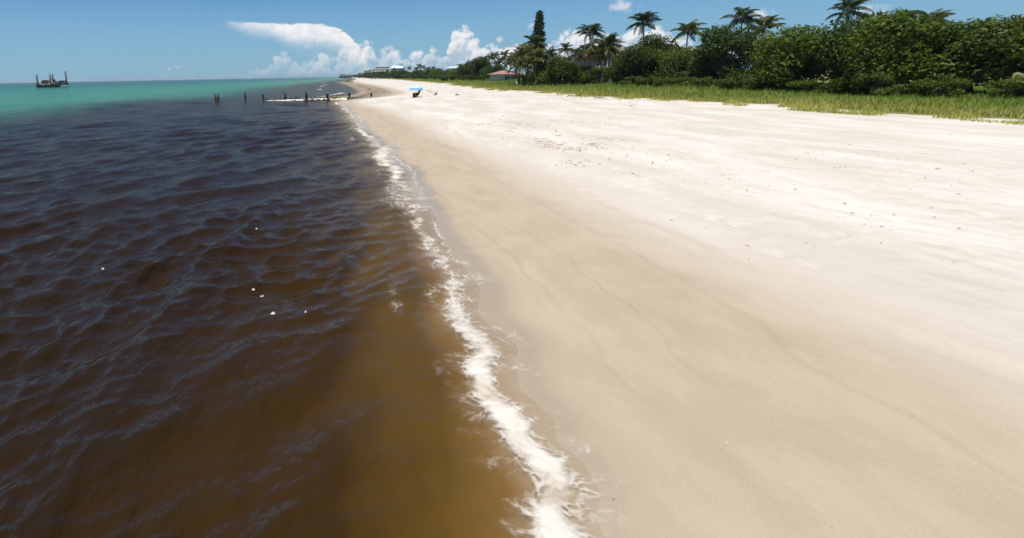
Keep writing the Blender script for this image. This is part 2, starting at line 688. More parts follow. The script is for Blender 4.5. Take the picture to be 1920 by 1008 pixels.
M['bird'] = principled('dark_feathers', (0.02, 0.018, 0.016), 0.8, 0.2, var=0.3, scale=20)
M['bird_grey'] = principled('grey_feathers', (0.1, 0.11, 0.12), 0.8, 0.2, var=0.3, scale=20)
M['groyne'] = principled('pale_groyne', (0.60, 0.54, 0.40), 0.85, 0.3, scale=1.6, col2=(0.85, 0.80, 0.66), bump=0.5, bscale=8)
M['rock'] = principled('dark_rock', (0.06, 0.05, 0.04), 0.9, 0.3, var=0.4, scale=4, bump=0.7, bscale=9)
M['weed'] = principled('yellow_weed', (0.32, 0.31, 0.08), 0.9, 0.2, var=0.3, scale=9, bump=0.6, bscale=20)
M['drift'] = principled('bleached_wood', (0.34, 0.30, 0.25), 0.9, 0.2, var=0.3, scale=7, bump=0.5, bscale=20)
M['drift_dark'] = principled('weathered_wood', (0.10, 0.085, 0.07), 0.9, 0.2, var=0.4, scale=7, bump=0.5, bscale=20)
M['wrack'] = principled('dry_seaweed', (0.26, 0.20, 0.14), 0.95, 0.1, scale=2.0, col2=(0.42, 0.34, 0.25))
M['white'] = principled('white_paint', (0.78, 0.78, 0.76), 0.55, 0.4, var=0.05, scale=2)
M['white_plaster'] = principled('white_plaster', (0.66, 0.65, 0.62), 0.85, 0.2, var=0.1, scale=0.6)
M['cream_plaster'] = principled('cream_plaster', (0.34, 0.27, 0.20), 0.85, 0.2, var=0.15, scale=0.5)
M['grey_plaster'] = principled('grey_plaster', (0.50, 0.49, 0.46), 0.85, 0.2, var=0.1, scale=0.8)
M['pink_tile'] = principled('terracotta_tile', (0.42, 0.24, 0.19), 0.8, 0.3, scale=2.5, col2=(0.53, 0.34, 0.28), bump=0.3, bscale=12)
M['brown_tile'] = principled('brown_tile', (0.12, 0.075, 0.055), 0.8, 0.3, var=0.25, scale=2.5, bump=0.3, bscale=12)
M['dark_roof'] = principled('dark_roof', (0.05, 0.05, 0.05), 0.8, 0.3, var=0.2, scale=2)
M['metal_roof'] = principled('pale_metal_roof', (0.62, 0.66, 0.66), 0.45, 0.5, var=0.08, scale=0.4)
M['glass'] = principled('window_glass', (0.025, 0.03, 0.035), 0.08, 0.8, var=0.2, scale=0.7)
M['dark'] = principled('dark_interior', (0.025, 0.022, 0.02), 0.9, 0.2, var=0.2, scale=1)
M['steel_dark'] = principled('dark_steel', (0.016, 0.024, 0.04), 0.5, 0.5, var=0.3, scale=0.6)
M['hull_dark'] = principled('barge_hull', (0.022, 0.035, 0.03), 0.6, 0.4, var=0.5, scale=0.35)
M['rust'] = principled('rusty_deck', (0.16, 0.085, 0.05), 0.85, 0.3, var=0.4, scale=0.7)
M['orange'] = principled('machine_orange', (0.42, 0.2, 0.035), 0.5, 0.5, var=0.25, scale=0.8)
M['blue_steel'] = principled('blue_steel', (0.02, 0.04, 0.11), 0.5, 0.5, var=0.25, scale=0.6)
M['brown_steel'] = principled('brown_steel', (0.07, 0.04, 0.035), 0.7, 0.4, var=0.3, scale=0.7)
M['rubber'] = principled('black_rubber', (0.014, 0.014, 0.015), 0.8, 0.3, var=0.2, scale=5)
M['canopy_blue'] = principled('blue_canvas', (0.13, 0.36, 0.74), 0.85, 0.2, var=0.06, scale=6)
M['canopy_pale'] = principled('pale_blue_canvas', (0.55, 0.72, 0.86), 0.85, 0.2, var=0.04, scale=6)
M['canopy_white'] = principled('white_canvas', (0.74, 0.8, 0.82), 0.85, 0.2, var=0.03, scale=6)
M['canopy_navy'] = principled('navy_trim', (0.03, 0.07, 0.19), 0.85, 0.2, var=0.06, scale=6)
M['chair_fabric'] = principled('black_brown_fabric', (0.022, 0.015, 0.013), 0.85, 0.2, var=0.3, scale=9)
M['alu'] = principled('aluminium_tube', (0.45, 0.45, 0.45), 0.35, 0.5, metal=0.8, var=0.1, scale=8)
M['skin'] = principled('skin', (0.32, 0.18, 0.12), 0.6, 0.4, var=0.1, scale=8)
M['cloth_dark'] = principled('dark_cloth', (0.03, 0.03, 0.045), 0.9, 0.2, var=0.2, scale=8)


def sand_material():
    m, t = new_mat('beach_sand')
    tcn = t.new('ShaderNodeTexCoord')
    v = tcn.outputs['Object']
    wet, damp, grs = t.attr('wet'), t.attr('damp'), t.attr('grass')
    big = t.noise(t.mapping(v, (0.5, 0.16, 1)), 1.0, 4, 0.6)
    mid = t.noise(t.mapping(v, (1.0, 0.5, 1)), 1.4, 5, 0.6)
    fine = t.noise(v, 120, 3, 0.7)
    grain = t.noise(v, 420, 2, 0.6)
    dry = t.mix(t.sstep(big, 0.3, 0.72), (0.55, 0.495, 0.41), (0.68, 0.635, 0.56))
    dry = t.mix(t.sstep(mid, 0.55, 0.8, 0, 0.35), dry, (0.53, 0.465, 0.38))
    dampc = t.mix(t.sstep(mid, 0.3, 0.7), (0.395, 0.318, 0.222), (0.45, 0.37, 0.265))
    wetc = t.mix(t.sstep(big, 0.3, 0.7), (0.33, 0.26, 0.175), (0.38, 0.305, 0.212))
    f_d = t.math('ADD', damp, t.math('MULTIPLY', t.math('SUBTRACT', big, 0.5), 0.55), clamp=True)
    f_d = t.sstep(f_d, 0.1, 0.9)
    c = t.mix(f_d, dry, dampc)
    f_w = t.sstep(t.math('ADD', wet, t.math('MULTIPLY', t.math('SUBTRACT', mid, 0.5), 0.5)), 0.1, 0.95)
    c = t.mix(t.math('MULTIPLY', f_w, 0.85), c, wetc)
    # scattered specks of shell and dark grit
    vo = t.new('ShaderNodeTexVoronoi')
    vo.inputs['Scale'].default_value = 2.6
    t.l.new(v, vo.inputs['Vector'])
    sc_ = t.new('ShaderNodeSeparateColor')
    t.l.new(vo.outputs['Color'], sc_.inputs[0])
    dot = t.math('MULTIPLY', t.sstep(vo.outputs['Distance'], 0.036, 0.018), t.sstep(sc_.outputs[0], 0.66, 0.7))
    c = t.mix(dot, c, t.mix(t.sstep(sc_.outputs[1], 0.45, 0.55), (0.14, 0.105, 0.075), (0.60, 0.54, 0.45)))
    c = t.mix(t.sstep(grain, 0.35, 0.65, 0, 0.12), c, (0.2, 0.15, 0.1))
    speck = t.noise(v, 55, 4, 0.75)
    c = t.mix(t.sstep(speck, 0.52, 0.72, 0, 0.30), c, (0.22, 0.165, 0.105))
    c = t.mix(t.sstep(speck, 0.46, 0.3, 0, 0.22), c, (0.62, 0.56, 0.46))
    # faint strand lines the last tides left on the damp slope
    run = t.math('ADD', t.attr('run'), t.math('MULTIPLY', t.math('SUBTRACT', mid, 0.5), 0.5))
    for o_, wd_, st_ in ((1.35, 0.10, 0.16), (2.3, 0.06, 0.2), (2.55, 0.2, 0.12), (3.7, 0.12, 0.14), (5.1, 0.25, 0.14)):
        ln = t.sstep(t.math('ABSOLUTE', t.math('SUBTRACT', run, o_)), wd_, 0.0)
        c = t.mix(t.math('MULTIPLY', t.math('MULTIPLY', ln, t.sstep(big, 0.35, 0.6)), st_), c, (0.2, 0.145, 0.09))
    # trodden tracks: grey-brown streaks along the beach, strongest on the dry sand
    trk = t.noise(t.mapping(v, (0.9, 0.22, 1), (0, 0, R(14))), 1.6, 5, 0.7)
    c = t.mix(t.math('MULTIPLY', t.sstep(trk, 0.58, 0.72), t.math('MULTIPLY', t.math('SUBTRACT', 1.0, f_d), 0.42)), c, (0.40, 0.33, 0.25))
    # grass litter and turf behind the sand
    gcol = t.mix(t.sstep(mid, 0.3, 0.7), (0.10, 0.115, 0.03), (0.2, 0.2, 0.06))
    gcol = t.mix(t.sstep(fine, 0.45, 0.65, 0, 0.5), gcol, (0.3, 0.26, 0.15))
    gf = t.sstep(t.math('ADD', grs, t.math('MULTIPLY', t.math('SUBTRACT', mid, 0.5), 0.7)), 0.42, 0.58)
    c = t.mix(gf, c, gcol)
    p = t.new('ShaderNodeBsdfPrincipled')
    t.l.new(c, p.inputs['Base Color'])
    p.inputs['IOR'].default_value = 1.4
    t.l.new(t.sstep(f_w, 0.3, 1.0, 0.85, 0.2), p.inputs['Roughness'])
    t.l.new(t.sstep(f_w, 0.2, 0.95, 0.2, 0.55), p.inputs['Specular IOR Level'])
    # trodden, pitted dry sand; smooth where the sea has run over it
    pit = t.new('ShaderNodeTexVoronoi', feature='F1')
    pit.inputs['Scale'].default_value = 2.1
    t.l.new(t.mapping(v, (1, 0.62, 1)), pit.inputs['Vector'])
    trod = t.sstep(t.noise(t.mapping(v, (0.16, 0.06, 1)), 1.0, 3, 0.6), 0.4, 0.62)
    hgt = t.math('ADD', t.math('MULTIPLY', t.math('MULTIPLY', pit.outputs['Distance'], trod), 0.13), t.math('MULTIPLY', mid, 0.06))
    hgt = t.math('MULTIPLY', t.math('ADD', hgt, t.math('MULTIPLY', t.noise(v, 9, 5, 0.65), 0.018)), t.math('SUBTRACT', 1.0, f_d))
    rip = t.math('MULTIPLY', t.noise(t.mapping(v, (1.0, 0.4, 1)), 7, 4, 0.55), 0.0035)
    hgt = t.math('ADD', t.math('ADD', hgt, rip), t.math('MULTIPLY', t.math('MULTIPLY', fine, 0.0022), t.math('SUBTRACT', 1.0, f_w)))
    t.l.new(t.bump(hgt, 1.0, 1.0), p.inputs['Normal'])
    t.l.new(p.outputs[0], t.out.inputs[0])
    return m


def water_material():
    m, t = new_mat('sea_water')
    tcn = t.new('ShaderNodeTexCoord')
    v = tcn.outputs['Object']
    dep, off = t.attr('depth'), t.attr('offshore')
    n1 = t.noise(t.mapping(v, (0.05, 0.02, 1)), 1.0, 4, 0.6)
    n2 = t.noise(t.mapping(v, (0.55, 0.4, 1), (0, 0, R(-40))), 1.0, 3, 0.6)
    # tea-brown river water by the shore, with sand stirred into it at the edge
    d2 = t.math('ADD', dep, t.math('MULTIPLY', t.math('SUBTRACT', n2, 0.5), 0.12))
    brown = t.ramp(t.math('DIVIDE', d2, 1.0, clamp=True), [(0.0, (0.27, 0.19, 0.10)), (0.08, (0.185, 0.112, 0.030)), (0.16, (0.094, 0.052, 0.009)),
                                                           (0.31, (0.036, 0.0187, 0.0048)), (0.75, (0.0205, 0.0122, 0.0062))])
    # clear green sea farther out: log10(offshore) 1.6 .. 4
    o2 = t.math('ADD', off, t.math('MULTIPLY', t.math('SUBTRACT', n1, 0.5), 0.16))
    green = t.ramp(t.math('DIVIDE', t.math('SUBTRACT', o2, 1.5), 2.2, clamp=True),
                   [(0.0, (0.030, 0.130, 0.078)), (0.1, (0.040, 0.180, 0.108)), (0.3, (0.024, 0.150, 0.112)), (0.5, (0.010, 0.098, 0.090)), (1.0, (0.010, 0.062, 0.072))])
    nb = t.math('ADD', t.math('MULTIPLY', t.math('SUBTRACT', n1, 0.5), 0.34), t.math('MULTIPLY', t.math('SUBTRACT', n2, 0.5), 0.2))
    ft = t.sstep(t.math('ADD', off, nb), 1.42, 1.88)
    body_c = t.mix(ft, brown, green)
    bd = t.new('ShaderNodeBsdfDiffuse')
    t.l.new(body_c, bd.inputs['Color'])
    tr = t.new('ShaderNodeBsdfTransparent')
    t.l.new(t.ramp(t.math('DIVIDE', dep, 0.35, clamp=True), [(0.0, (0.98, 0.97, 0.94)), (0.25, (0.78, 0.60, 0.33)), (1.0, (0.40, 0.22, 0.06))]), tr.inputs['Color'])
    mb = t.new('ShaderNodeMixShader')
    t.l.new(t.sstep(dep, 0.0, 0.20, 0.03, 1.0), mb.inputs[0])
    t.l.new(tr.outputs[0], mb.inputs[1])
    t.l.new(bd.outputs[0], mb.inputs[2])
    # ripples
    r1 = t.noise(t.mapping(v, (1.0, 0.55, 1), (0, 0, R(-42))), 2.6, 4, 0.55, 0.4)
    r2 = t.noise(t.mapping(v, (1.0, 0.6, 1), (0, 0, R(-25))), 9.0, 3, 0.55, 0.3)
    r3 = t.noise(t.mapping(v, (0.3, 0.13, 1), (0, 0, R(-50))), 1.0, 4, 0.6)
    r4 = t.noise(t.mapping(v, (1.0, 0.45, 1), (0, 0, R(-48))), 0.9, 3, 0.5, 0.3)
    calm = t.sstep(dep, 0.02, 0.5, 0.25, 1.0)
    hgt = t.math('ADD', t.math('ADD', t.math('MULTIPLY', r1, 0.085), t.math('MULTIPLY', r2, 0.021)), t.math('ADD', t.math('MULTIPLY', r3, 0.3), t.math('MULTIPLY', r4, 0.14)))
    nrm = t.bump(t.math('MULTIPLY', hgt, calm), 0.9, 1.0)
    t.l.new(nrm, bd.inputs['Normal'])
    gl = t.new('ShaderNodeBsdfGlossy')
    gl.inputs['Roughness'].default_value = 0.13
    gl.inputs['Color'].default_value = (1.0, 0.94, 0.86, 1)
    t.l.new(nrm, gl.inputs['Normal'])
    fr = t.new('ShaderNodeFresnel')
    fr.inputs['IOR'].default_value = 1.333
    t.l.new(nrm, fr.inputs['Normal'])
    ms = t.new('ShaderNodeMixShader')
    # wave slopes hide each other near grazing view, so far water never mirrors fully
    t.l.new(t.math('DIVIDE', t.math('MULTIPLY', t.math('MAXIMUM', t.math('SUBTRACT', fr.outputs[0], 0.022), 0.0), 1.5), t.math('ADD', 1.0, t.math('MULTIPLY', fr.outputs[0], 3.4))), ms.inputs[0])
    t.l.new(mb.outputs[0], ms.inputs[1])
    t.l.new(gl.outputs[0], ms.inputs[2])
    t.l.new(ms.outputs[0], t.out.inputs[0])
    return m


def foam_material():
    m, t = new_mat('sea_foam')
    tcn = t.new('ShaderNodeTexCoord')
    v = t.mapping(tcn.outputs['Object'], (1, 1, 0))
    cov = t.attr('cover')
    wv_ = t.new('ShaderNodeTexNoise')
    wv_.inputs['Scale'].default_value = 1.7
    wv_.inputs['Detail'].default_value = 3
    t.l.new(v, wv_.inputs['Vector'])
    v2 = t.vmath('ADD', v, t.vmath('MULTIPLY', t.vmath('SUBTRACT', wv_.outputs['Color'], (0.5, 0.5, 0.5)), (0.5, 0.5, 0.0)))

    def holes(scale, lo, hi):
        vo = t.new('ShaderNodeTexVoronoi', feature='F1', voronoi_dimensions='2D')
        vo.inputs['Scale'].default_value = scale
        t.l.new(v2, vo.inputs['Vector'])
        return t.sstep(vo.outputs['Distance'], lo, hi)
    n = t.noise(v2, 1.9, 6, 0.62)
    nf = t.noise(v2, 13, 5, 0.65)
    net = t.math('MULTIPLY', holes(4.5, 0.18, 0.55), holes(12.0, 0.12, 0.5))
    tex = t.math('ADD', t.math('MULTIPLY', t.math('SUBTRACT', n, 0.5), 1.3), t.math('MULTIPLY', t.math('SUBTRACT', nf, 0.5), 0.55))
    solid = t.sstep(t.math('ADD', cov, tex), 0.30, 1.0)
    lacy = t.math('MULTIPLY', net, t.sstep(t.math('ADD', cov, t.math('MULTIPLY', tex, 0.9)), 0.12, 0.62, 0.0, 0.85))
    film = t.sstep(t.math('ADD', cov, t.math('MULTIPLY', tex, 0.5)), 0.08, 0.6, 0.0, 0.22)
    al = t.math('MAXIMUM', t.math('MAXIMUM', solid, lacy), film)
    al = t.math('MULTIPLY', al, t.sstep(cov, 0.02, 0.16))
    d = t.new('ShaderNodeBsdfDiffuse')
    t.l.new(t.mix(t.sstep(n, 0.3, 0.7), (0.56, 0.49, 0.39), (0.72, 0.68, 0.60)), d.inputs[0])
    t.l.new(t.bump(t.math('ADD', t.math('MULTIPLY', n, 0.06), t.math('MULTIPLY', nf, 0.03)), 0.6, 1.0), d.inputs['Normal'])
    tr = t.new('ShaderNodeBsdfTransparent')
    mx = t.new('ShaderNodeMixShader')
    t.l.new(t.math('MULTIPLY', al, 0.94), mx.inputs[0])
    t.l.new(tr.outputs[0], mx.inputs[1])
    t.l.new(d.outputs[0], mx.inputs[2])
    t.l.new(mx.outputs[0], t.out.inputs[0])
    return m


def grass_material():
    m, t = new_mat('dune_grass')
    g = t.new('ShaderNodeNewGeometry')
    tcn = t.new('ShaderNodeTexCoord')
    back = t.attr('back')
    n = t.noise(t.mapping(tcn.outputs['Object'], (0.12, 0.05, 0.0)), 1.0, 4, 0.6)
    f = t.math('ADD', back, t.math('MULTIPLY', t.math('SUBTRACT', n, 0.5), 1.1), clamp=True)
    c1 = t.mix(f, (0.37, 0.385, 0.07), (0.125, 0.225, 0.03))
    c2 = t.mix(f, (0.50, 0.46, 0.15), (0.24, 0.31, 0.065))
    c = t.mix(g.outputs['Random Per Island'], c1, c2)
    d = t.new('ShaderNodeBsdfDiffuse')
    t.l.new(c, d.inputs[0])
    tr = t.new('ShaderNodeBsdfTranslucent')
    t.l.new(c, tr.inputs[0])
    mx = t.new('ShaderNodeMixShader')
    mx.inputs[0].default_value = 0.3
    t.l.new(d.outputs[0], mx.inputs[1])
    t.l.new(tr.outputs[0], mx.inputs[2])
    t.l.new(mx.outputs[0], t.out.inputs[0])
    return m


# ------------------------------------------------------------------ ground and sea sheets
def grid_faces(nr, nc):
    i = np.arange(nr - 1)[:, None] * nc + np.arange(nc - 1)[None, :]
    i = i.ravel()
    return np.stack([i, i + 1, i + nc + 1, i + nc], 1)


def steps(start, stop, s0, grow):
    out = [start]
    while out[-1] < stop:
        out.append(out[-1] + max(s0, abs(out[-1]) * grow))
    return out


def wet_edge(Y):
    return 0.62 + 1.0 * lobes(Y) + 0.55 * vnoise(Y * 0.09, Y * 0 + 4, 81)


_r1 = steps(0.6, 60, 0.12, 0.0045)
rowsY = np.array([-400, -200, -100, -60, -40, -25, -15, -8, -4, -2, -0.5] + _r1 + steps(_r1[-1], 15500, 0.22, 0.02)[1:])
colsU = np.array(sorted([-x for x in steps(0.0, 15000, 0.3, 0.06)[1:]] + steps(0.0, 5.0, 0.2, 0.0)[:-1] + list(np.arange(5.0, 30.0, 0.13)) + steps(30.0, 66.0, 0.5, 0.0) + steps(70, 15000, 3.0, 0.07)))
YY = np.repeat(rowsY[:, None], len(colsU), 1)
XX = shore(rowsY)[:, None] + colsU[None, :]
ZZ = ground_z(XX, YY)
# footprints: strings of shallow pits with a low rim, and trampled ground between them
_rf = np.random.default_rng(33)
_prints = []
for x0, y0, x1, y1 in ((9, 9, 12, 60), (11, 60, 20, 14), (14, 8, 17, 58), (20, 18, 13, 55), (24, 22, 22, 60), (8.5, 14, 9.5, 40), (28, 30, 16, 44), (26, 12, 30, 40), (12, 24, 28, 26)):
    L_ = math.hypot(x1 - x0, y1 - y0)
    dx_, dy_ = (x1 - x0) / L_, (y1 - y0) / L_
    ph_ = _rf.random() * 6
    for k in range(int(L_ / 0.62)):
        sx_ = 0.11 * (1 if k % 2 else -1) + 0.9 * math.sin(k * 0.11 + ph_)
        _prints.append((x0 + dx_ * k * 0.62 - dy_ * sx_, y0 + dy_ * k * 0.62 + dx_ * sx_, math.atan2(dy_, dx_), 1.0))
for k in range(900):
    _prints.append((_rf.uniform(8, 32), 9 + 50 * _rf.random() ** 1.3, _rf.random() * 6.28, _rf.uniform(0.5, 1.1)))
for fx, fy, fa, fs in _prints:
    i0, i1 = np.searchsorted(rowsY, (fy - 0.5, fy + 0.5))
    uu = fx - float(shore(fy))
    j0, j1 = np.searchsorted(colsU, (uu - 0.5, uu + 0.5))
    ex, ey = XX[i0:i1, j0:j1] - fx, YY[i0:i1, j0:j1] - fy
    la, lc = ex * math.cos(fa) + ey * math.sin(fa), -ex * math.sin(fa) + ey * math.cos(fa)
    q_ = (la / 0.2) ** 2 + (lc / 0.13) ** 2
    ZZ[i0:i1, j0:j1] += fs * (-0.055 * np.exp(-q_) + 0.02 * np.exp(-((np.sqrt(q_) - 1.7) / 0.5) ** 2))
UU = shore_u(XX, YY)
wet = np.clip(0.5 + (wet_edge(YY) - UU) / 0.9, 0, 1)
wet = wet * (1 - 0.6 * np.clip((YY - 97) / 6, 0, 1) * np.clip((620 - YY) / 200, 0, 1))     # bay sand made paler, standing in for the sky mirrored in the film
# standing wet flats in the bay beyond the groyne
damp_line = np.interp(YY, [-60, 4, 10, 18, 40, 75, 95, 130, 300, 2000], [6.5, 5.2, 5.0, 4.6, 3.6, 2.6, 2.4, 2.2, 3.2, 3])
dampa = np.clip(0.5 + (damp_line + 1.3 * vnoise(YY * 0.07, YY * 0 + 2, 83) - UU) / 4.4, 0, 1)
grassa = np.clip(0.5 + (dune_d(XX, YY) - 1.6 - 1.8 * fbm(XX * 0.15, YY * 0.1, 91, 3)) / 1.2, 0, 1)
me = np_mesh('beach', np.stack([XX, YY, ZZ], -1).reshape(-1, 3), grid_faces(*XX.shape), sand_material(), True,
             {'wet': wet, 'damp': dampa, 'grass': grassa, 'run': np.clip(UU - 1.1 * lobes(YY * 0.7 + 31) - 1.2 * vnoise(YY * 0.11, YY * 0 + 6, 84), -5, 30)})
tag(link_mesh('beach', me), kind='structure')

# a fan of rings keeps the waves finely modelled near the beach and coarse towards the horizon
rad_ = np.array(steps(0.4, 15500, 0.05, 0.0092))
ang = np.radians(np.concatenate([np.arange(-180, -44, 4.0), np.arange(-44, 48, 0.135), np.arange(48, 181, 4.0)]))
RR = np.repeat(rad_[:, None], len(ang), 1)
XX = RR * np.sin(ang)[None, :]
YY = RR * np.cos(ang)[None, :]
st = np.repeat(np.gradient(rad_)[:, None], len(ang), 1)
ZZ, DX, DY = water_z(XX, YY, st, True)
UU = shore_u(XX, YY)
DEP = np.clip(ZZ - ground_z(XX, YY), -0.05, 6)
off = np.log10(np.clip(-UU * 44 / np.interp(YY, [40, 68, 200, 433, 780, 1500], [44, 44, 44, 26, 14, 10]), 1, 50000))
me = np_mesh('sea', np.stack([XX + DX, YY + DY, ZZ], -1).reshape(-1, 3), grid_faces(*XX.shape), water_material(), True, {'depth': DEP, 'offshore': off})
tag(link_mesh('sea', me), kind='structure')

# foam: a low rolled bank along the waterline, a thin line where the swash stopped, a net of lace between
rowsY = np.array(steps(1.2, 99, 0.05, 0.006))
colsU = np.arange(-2.4, 2.2, 0.055)
YY = np.repeat(rowsY[:, None], len(colsU), 1)
UU = np.repeat(colsU[None, :], len(rowsY), 0)
XX = shore(YY) + UU
lb = lobes(YY)
wob = 0.30 * vnoise(YY * 0.5, YY * 0 + 9, 101) + 0.2 * vnoise(YY * 1.7, UU * 1.5, 102) + 0.08 * vnoise(YY * 6, UU * 6, 103)
front = -0.22 + 0.8 * lb                       # main foam bank
wid = 0.14 + 0.23 * np.clip(vnoise(YY * 0.22, YY * 0 + 1, 104) + 0.35, 0, 1)
far_w = 1 + np.clip((YY - 9) / 20, 0, 1) * 0.9
strength = np.clip(0.72 + 0.9 * vnoise(YY * 0.19, YY * 0 + 7, 105), 0.5, 1.0)
bank = strength * np.exp(-np.abs((UU - front - wob * 0.8) / (wid * far_w)) ** 2.2)
lace = 0.5 * np.exp(-((UU - front - 0.05 - wob) / (0.6 * far_w)) ** 2) * np.clip(0.6 + 1.3 * vnoise(YY * 0.3, UU * 0.4, 106), 0, 1)
top = front + 0.30 + 0.35 * np.clip(vnoise(YY * 0.24, YY * 0 + 8, 118) + 0.4, 0, 1) + 0.10 * vnoise(YY * 2.2, YY * 0, 117) + 0.05 * vnoise(YY * 5, YY * 0, 108)
line = 0.85 * np.exp(-((UU - top) / 0.055) ** 2) * np.clip(0.2 + 1.8 * vnoise(YY * 0.45, YY * 0 + 3, 107), 0, 1)
roll = 0.5 * np.exp(-((UU + 1.45 - 1.6 * vnoise(YY * 0.12, YY * 0 + 5, 72)) / 0.16) ** 2) * np.clip(2.2 * vnoise(YY * 0.33, YY * 0 + 2, 109) - 0.25, 0, 1)
cover = np.clip(np.maximum.reduce([bank, lace, line, roll]), 0, 1)
ZZ = np.maximum(water_z(XX, YY), ground_z(XX, YY)) + 0.006 + 0.03 * cover ** 2 * (0.8 + 0.5 * vnoise(XX * 4, YY * 4, 110))
foam_m = foam_material()
me = np_mesh('sea_foam', np.stack([XX, YY, ZZ], -1).reshape(-1, 3), grid_faces(*XX.shape), foam_m, True, {'cover': cover})
fo = tag(link_mesh('sea_foam', me), 'white lacy foam of the last wave along the waterline', 'foam', kind='stuff')

# broken water in the bay beyond the groyne
rowsY = np.array(steps(99, 640, 0.5, 0.006))
colsU = np.concatenate([np.arange(-26, 3, 0.5)])
YY = np.repeat(rowsY[:, None], len(colsU), 1)
UU = np.repeat(colsU[None, :], len(rowsY), 0)
XX = shore(YY) + UU
c_ = 0
for cu, wd, sd in ((-0.6, 0.9, 121), (-5.5, 1.1, 122), (-12, 1.3, 123), (-19, 1.4, 126)):
    cc = cu + 3.0 * vnoise(YY * 0.045, YY * 0 + 1, sd)
    c_ = np.maximum(c_, 0.95 * np.exp(-((UU - cc) / (wd * 0.6)) ** 2) * np.clip(2.6 * vnoise(YY * 0.09, UU * 0.03, sd + 3) - 0.12, 0, 1))
ZZ = np.maximum(water_z(XX, YY, np.full_like(XX, 0.8)), ground_z(XX, YY)) + 0.03 + 0.16 * c_
me = np_mesh('breaker_foam', np.stack([XX, YY, ZZ], -1).reshape(-1, 3), grid_faces(*XX.shape), foam_m, True, {'cover': c_})
tag(link_mesh('breaker_foam', me), 'white broken crests in the bay beyond the row of posts', 'foam', kind='stuff')

# ------------------------------------------------------------------ dune grass and litter
M['grass'] = grass_material()


def scatter_grass(n):
    ys, us = [], []
    Y = 24 * (620 / 24) ** RNG.random(n)
    U = -1.2 + (RNG.random(n) ** 1.25) * (34 + Y * 0.06)
    return Y, U


nG = 105000
Y, U = scatter_grass(nG)
X = np.interp(Y, GEY, GEX) + U
inl = dune_d(X, Y) - 1.8 * fbm(X * 0.15, Y * 0.1, 91, 3)
ok = (inl > -0.6) & (X / np.maximum(Y, 1) < 1.5) & ((inl > 2.5) | (vnoise(X * 0.5, Y * 0.5, 95) > 0.0)) & (vnoise(X * 0.23, Y * 0.16, 96) + 0.06 * inl > -0.22)
X, Y, inl = X[ok], Y[ok], inl[ok]
n = len(X)
Z = ground_z(X, Y)
hgt = (0.20 + 0.26 * RNG.random(n)) * (0.55 + 0.5 * np.clip(inl / 10, 0, 1)) * (1 + 1.3 * vnoise(X * 0.2, Y * 0.12, 93)) * (0.7 + 0.8 * RNG.random(n) ** 2)
wd = np.clip(0.012 + Y * 0.00042, 0.02, 0.3) * (0.7 + 0.6 * RNG.random(n))
V, A = [], []
for b in range(4):
    a = RNG.random(n) * 6.283
    lean = 0.25 + 0.5 * RNG.random(n)
    ox, oy = RNG.normal(0, 0.13, n), RNG.normal(0, 0.13, n)
    bx, by = np.cos(a) * wd, np.sin(a) * wd
    tx = X + ox + lean * hgt * np.cos(a + 1.2) + 0.12 * hgt
    ty = Y + oy + lean * hgt * np.sin(a + 1.2)
    V.append(np.stack([np.stack([X + ox - bx, Y + oy - by, Z - 0.05], -1), np.stack([X + ox + bx, Y + oy + by, Z - 0.05], -1), np.stack([tx, ty, Z + hgt * (0.7 + 0.5 * RNG.random(n))], -1)], 1))
V = np.concatenate(V, 0).reshape(-1, 3)
bk = np.repeat(np.tile(np.clip(inl / 13, 0, 1), 4), 3)
me = np_mesh('dune_grass', V, np.arange(len(V)).reshape(-1, 3), M['grass'], False, {'back': bk})
tag(link_mesh('dune_grass', me), 'yellow green dune grass growing between the white sand and the trees', 'grass', kind='stuff')


# ------------------------------------------------------------------ plants
def leaf_cards(P, N, size, rng, aspect=0.62, fold=0.0):
    """one quad per leaf: P (n,3) centres, N (n,3) facing"""
    n = len(P)
    r = rng.normal(size=(n, 3))
    a = np.cross(N, r)
    a /= np.linalg.norm(a, axis=1)[:, None] + 1e-9
    b = np.cross(N, a)
    s = (size * (0.6 + 0.8 * rng.random(n)))[:, None]
    a, b = a * s, b * s * aspect
    V = np.stack([P - a, P + b * 0.9 - a * 0.1, P + a, P - b * 0.9 - a * 0.1], 1).reshape(-1, 3)
    return V


def crown_mesh(name, blobs, n, size, mat, seed, up=0.35, inner=0.25):
    rng = np.random.default_rng(seed)
    vol = np.array([b[3] * b[3] for b in blobs])
    k = rng.choice(len(blobs), n, p=vol / vol.sum())
    B = np.array(blobs)[k]
    d = rng.normal(size=(n, 3))
    d /= np.linalg.norm(d, axis=1)[:, None]
    # leaves sit in clusters on the skin of each clump, fewer inside
    rad = np.where(rng.random(n) < inner, rng.random(n) ** 0.5, 0.82 + 0.3 * rng.random(n))
    cl = 1 + 0.22 * np.sin(d[:, 0] * 7 + B[:, 0] * 3) * np.sin(d[:, 1] * 8 + B[:, 1]) * np.sin(d[:, 2] * 7 + 1)
    P = B[:, :3] + d * (B[:, 3:4] * rad[:, None] * cl[:, None]) * np.array([1, 1, 0.82])
    N = d + rng.normal(size=(n, 3)) * 0.7
    N[:, 2] += up
    N /= np.linalg.norm(N, axis=1)[:, None]
    V = leaf_cards(P, N, size, rng)
    return np_mesh(name, V, np.arange(len(V)).reshape(-1, 4), mat)


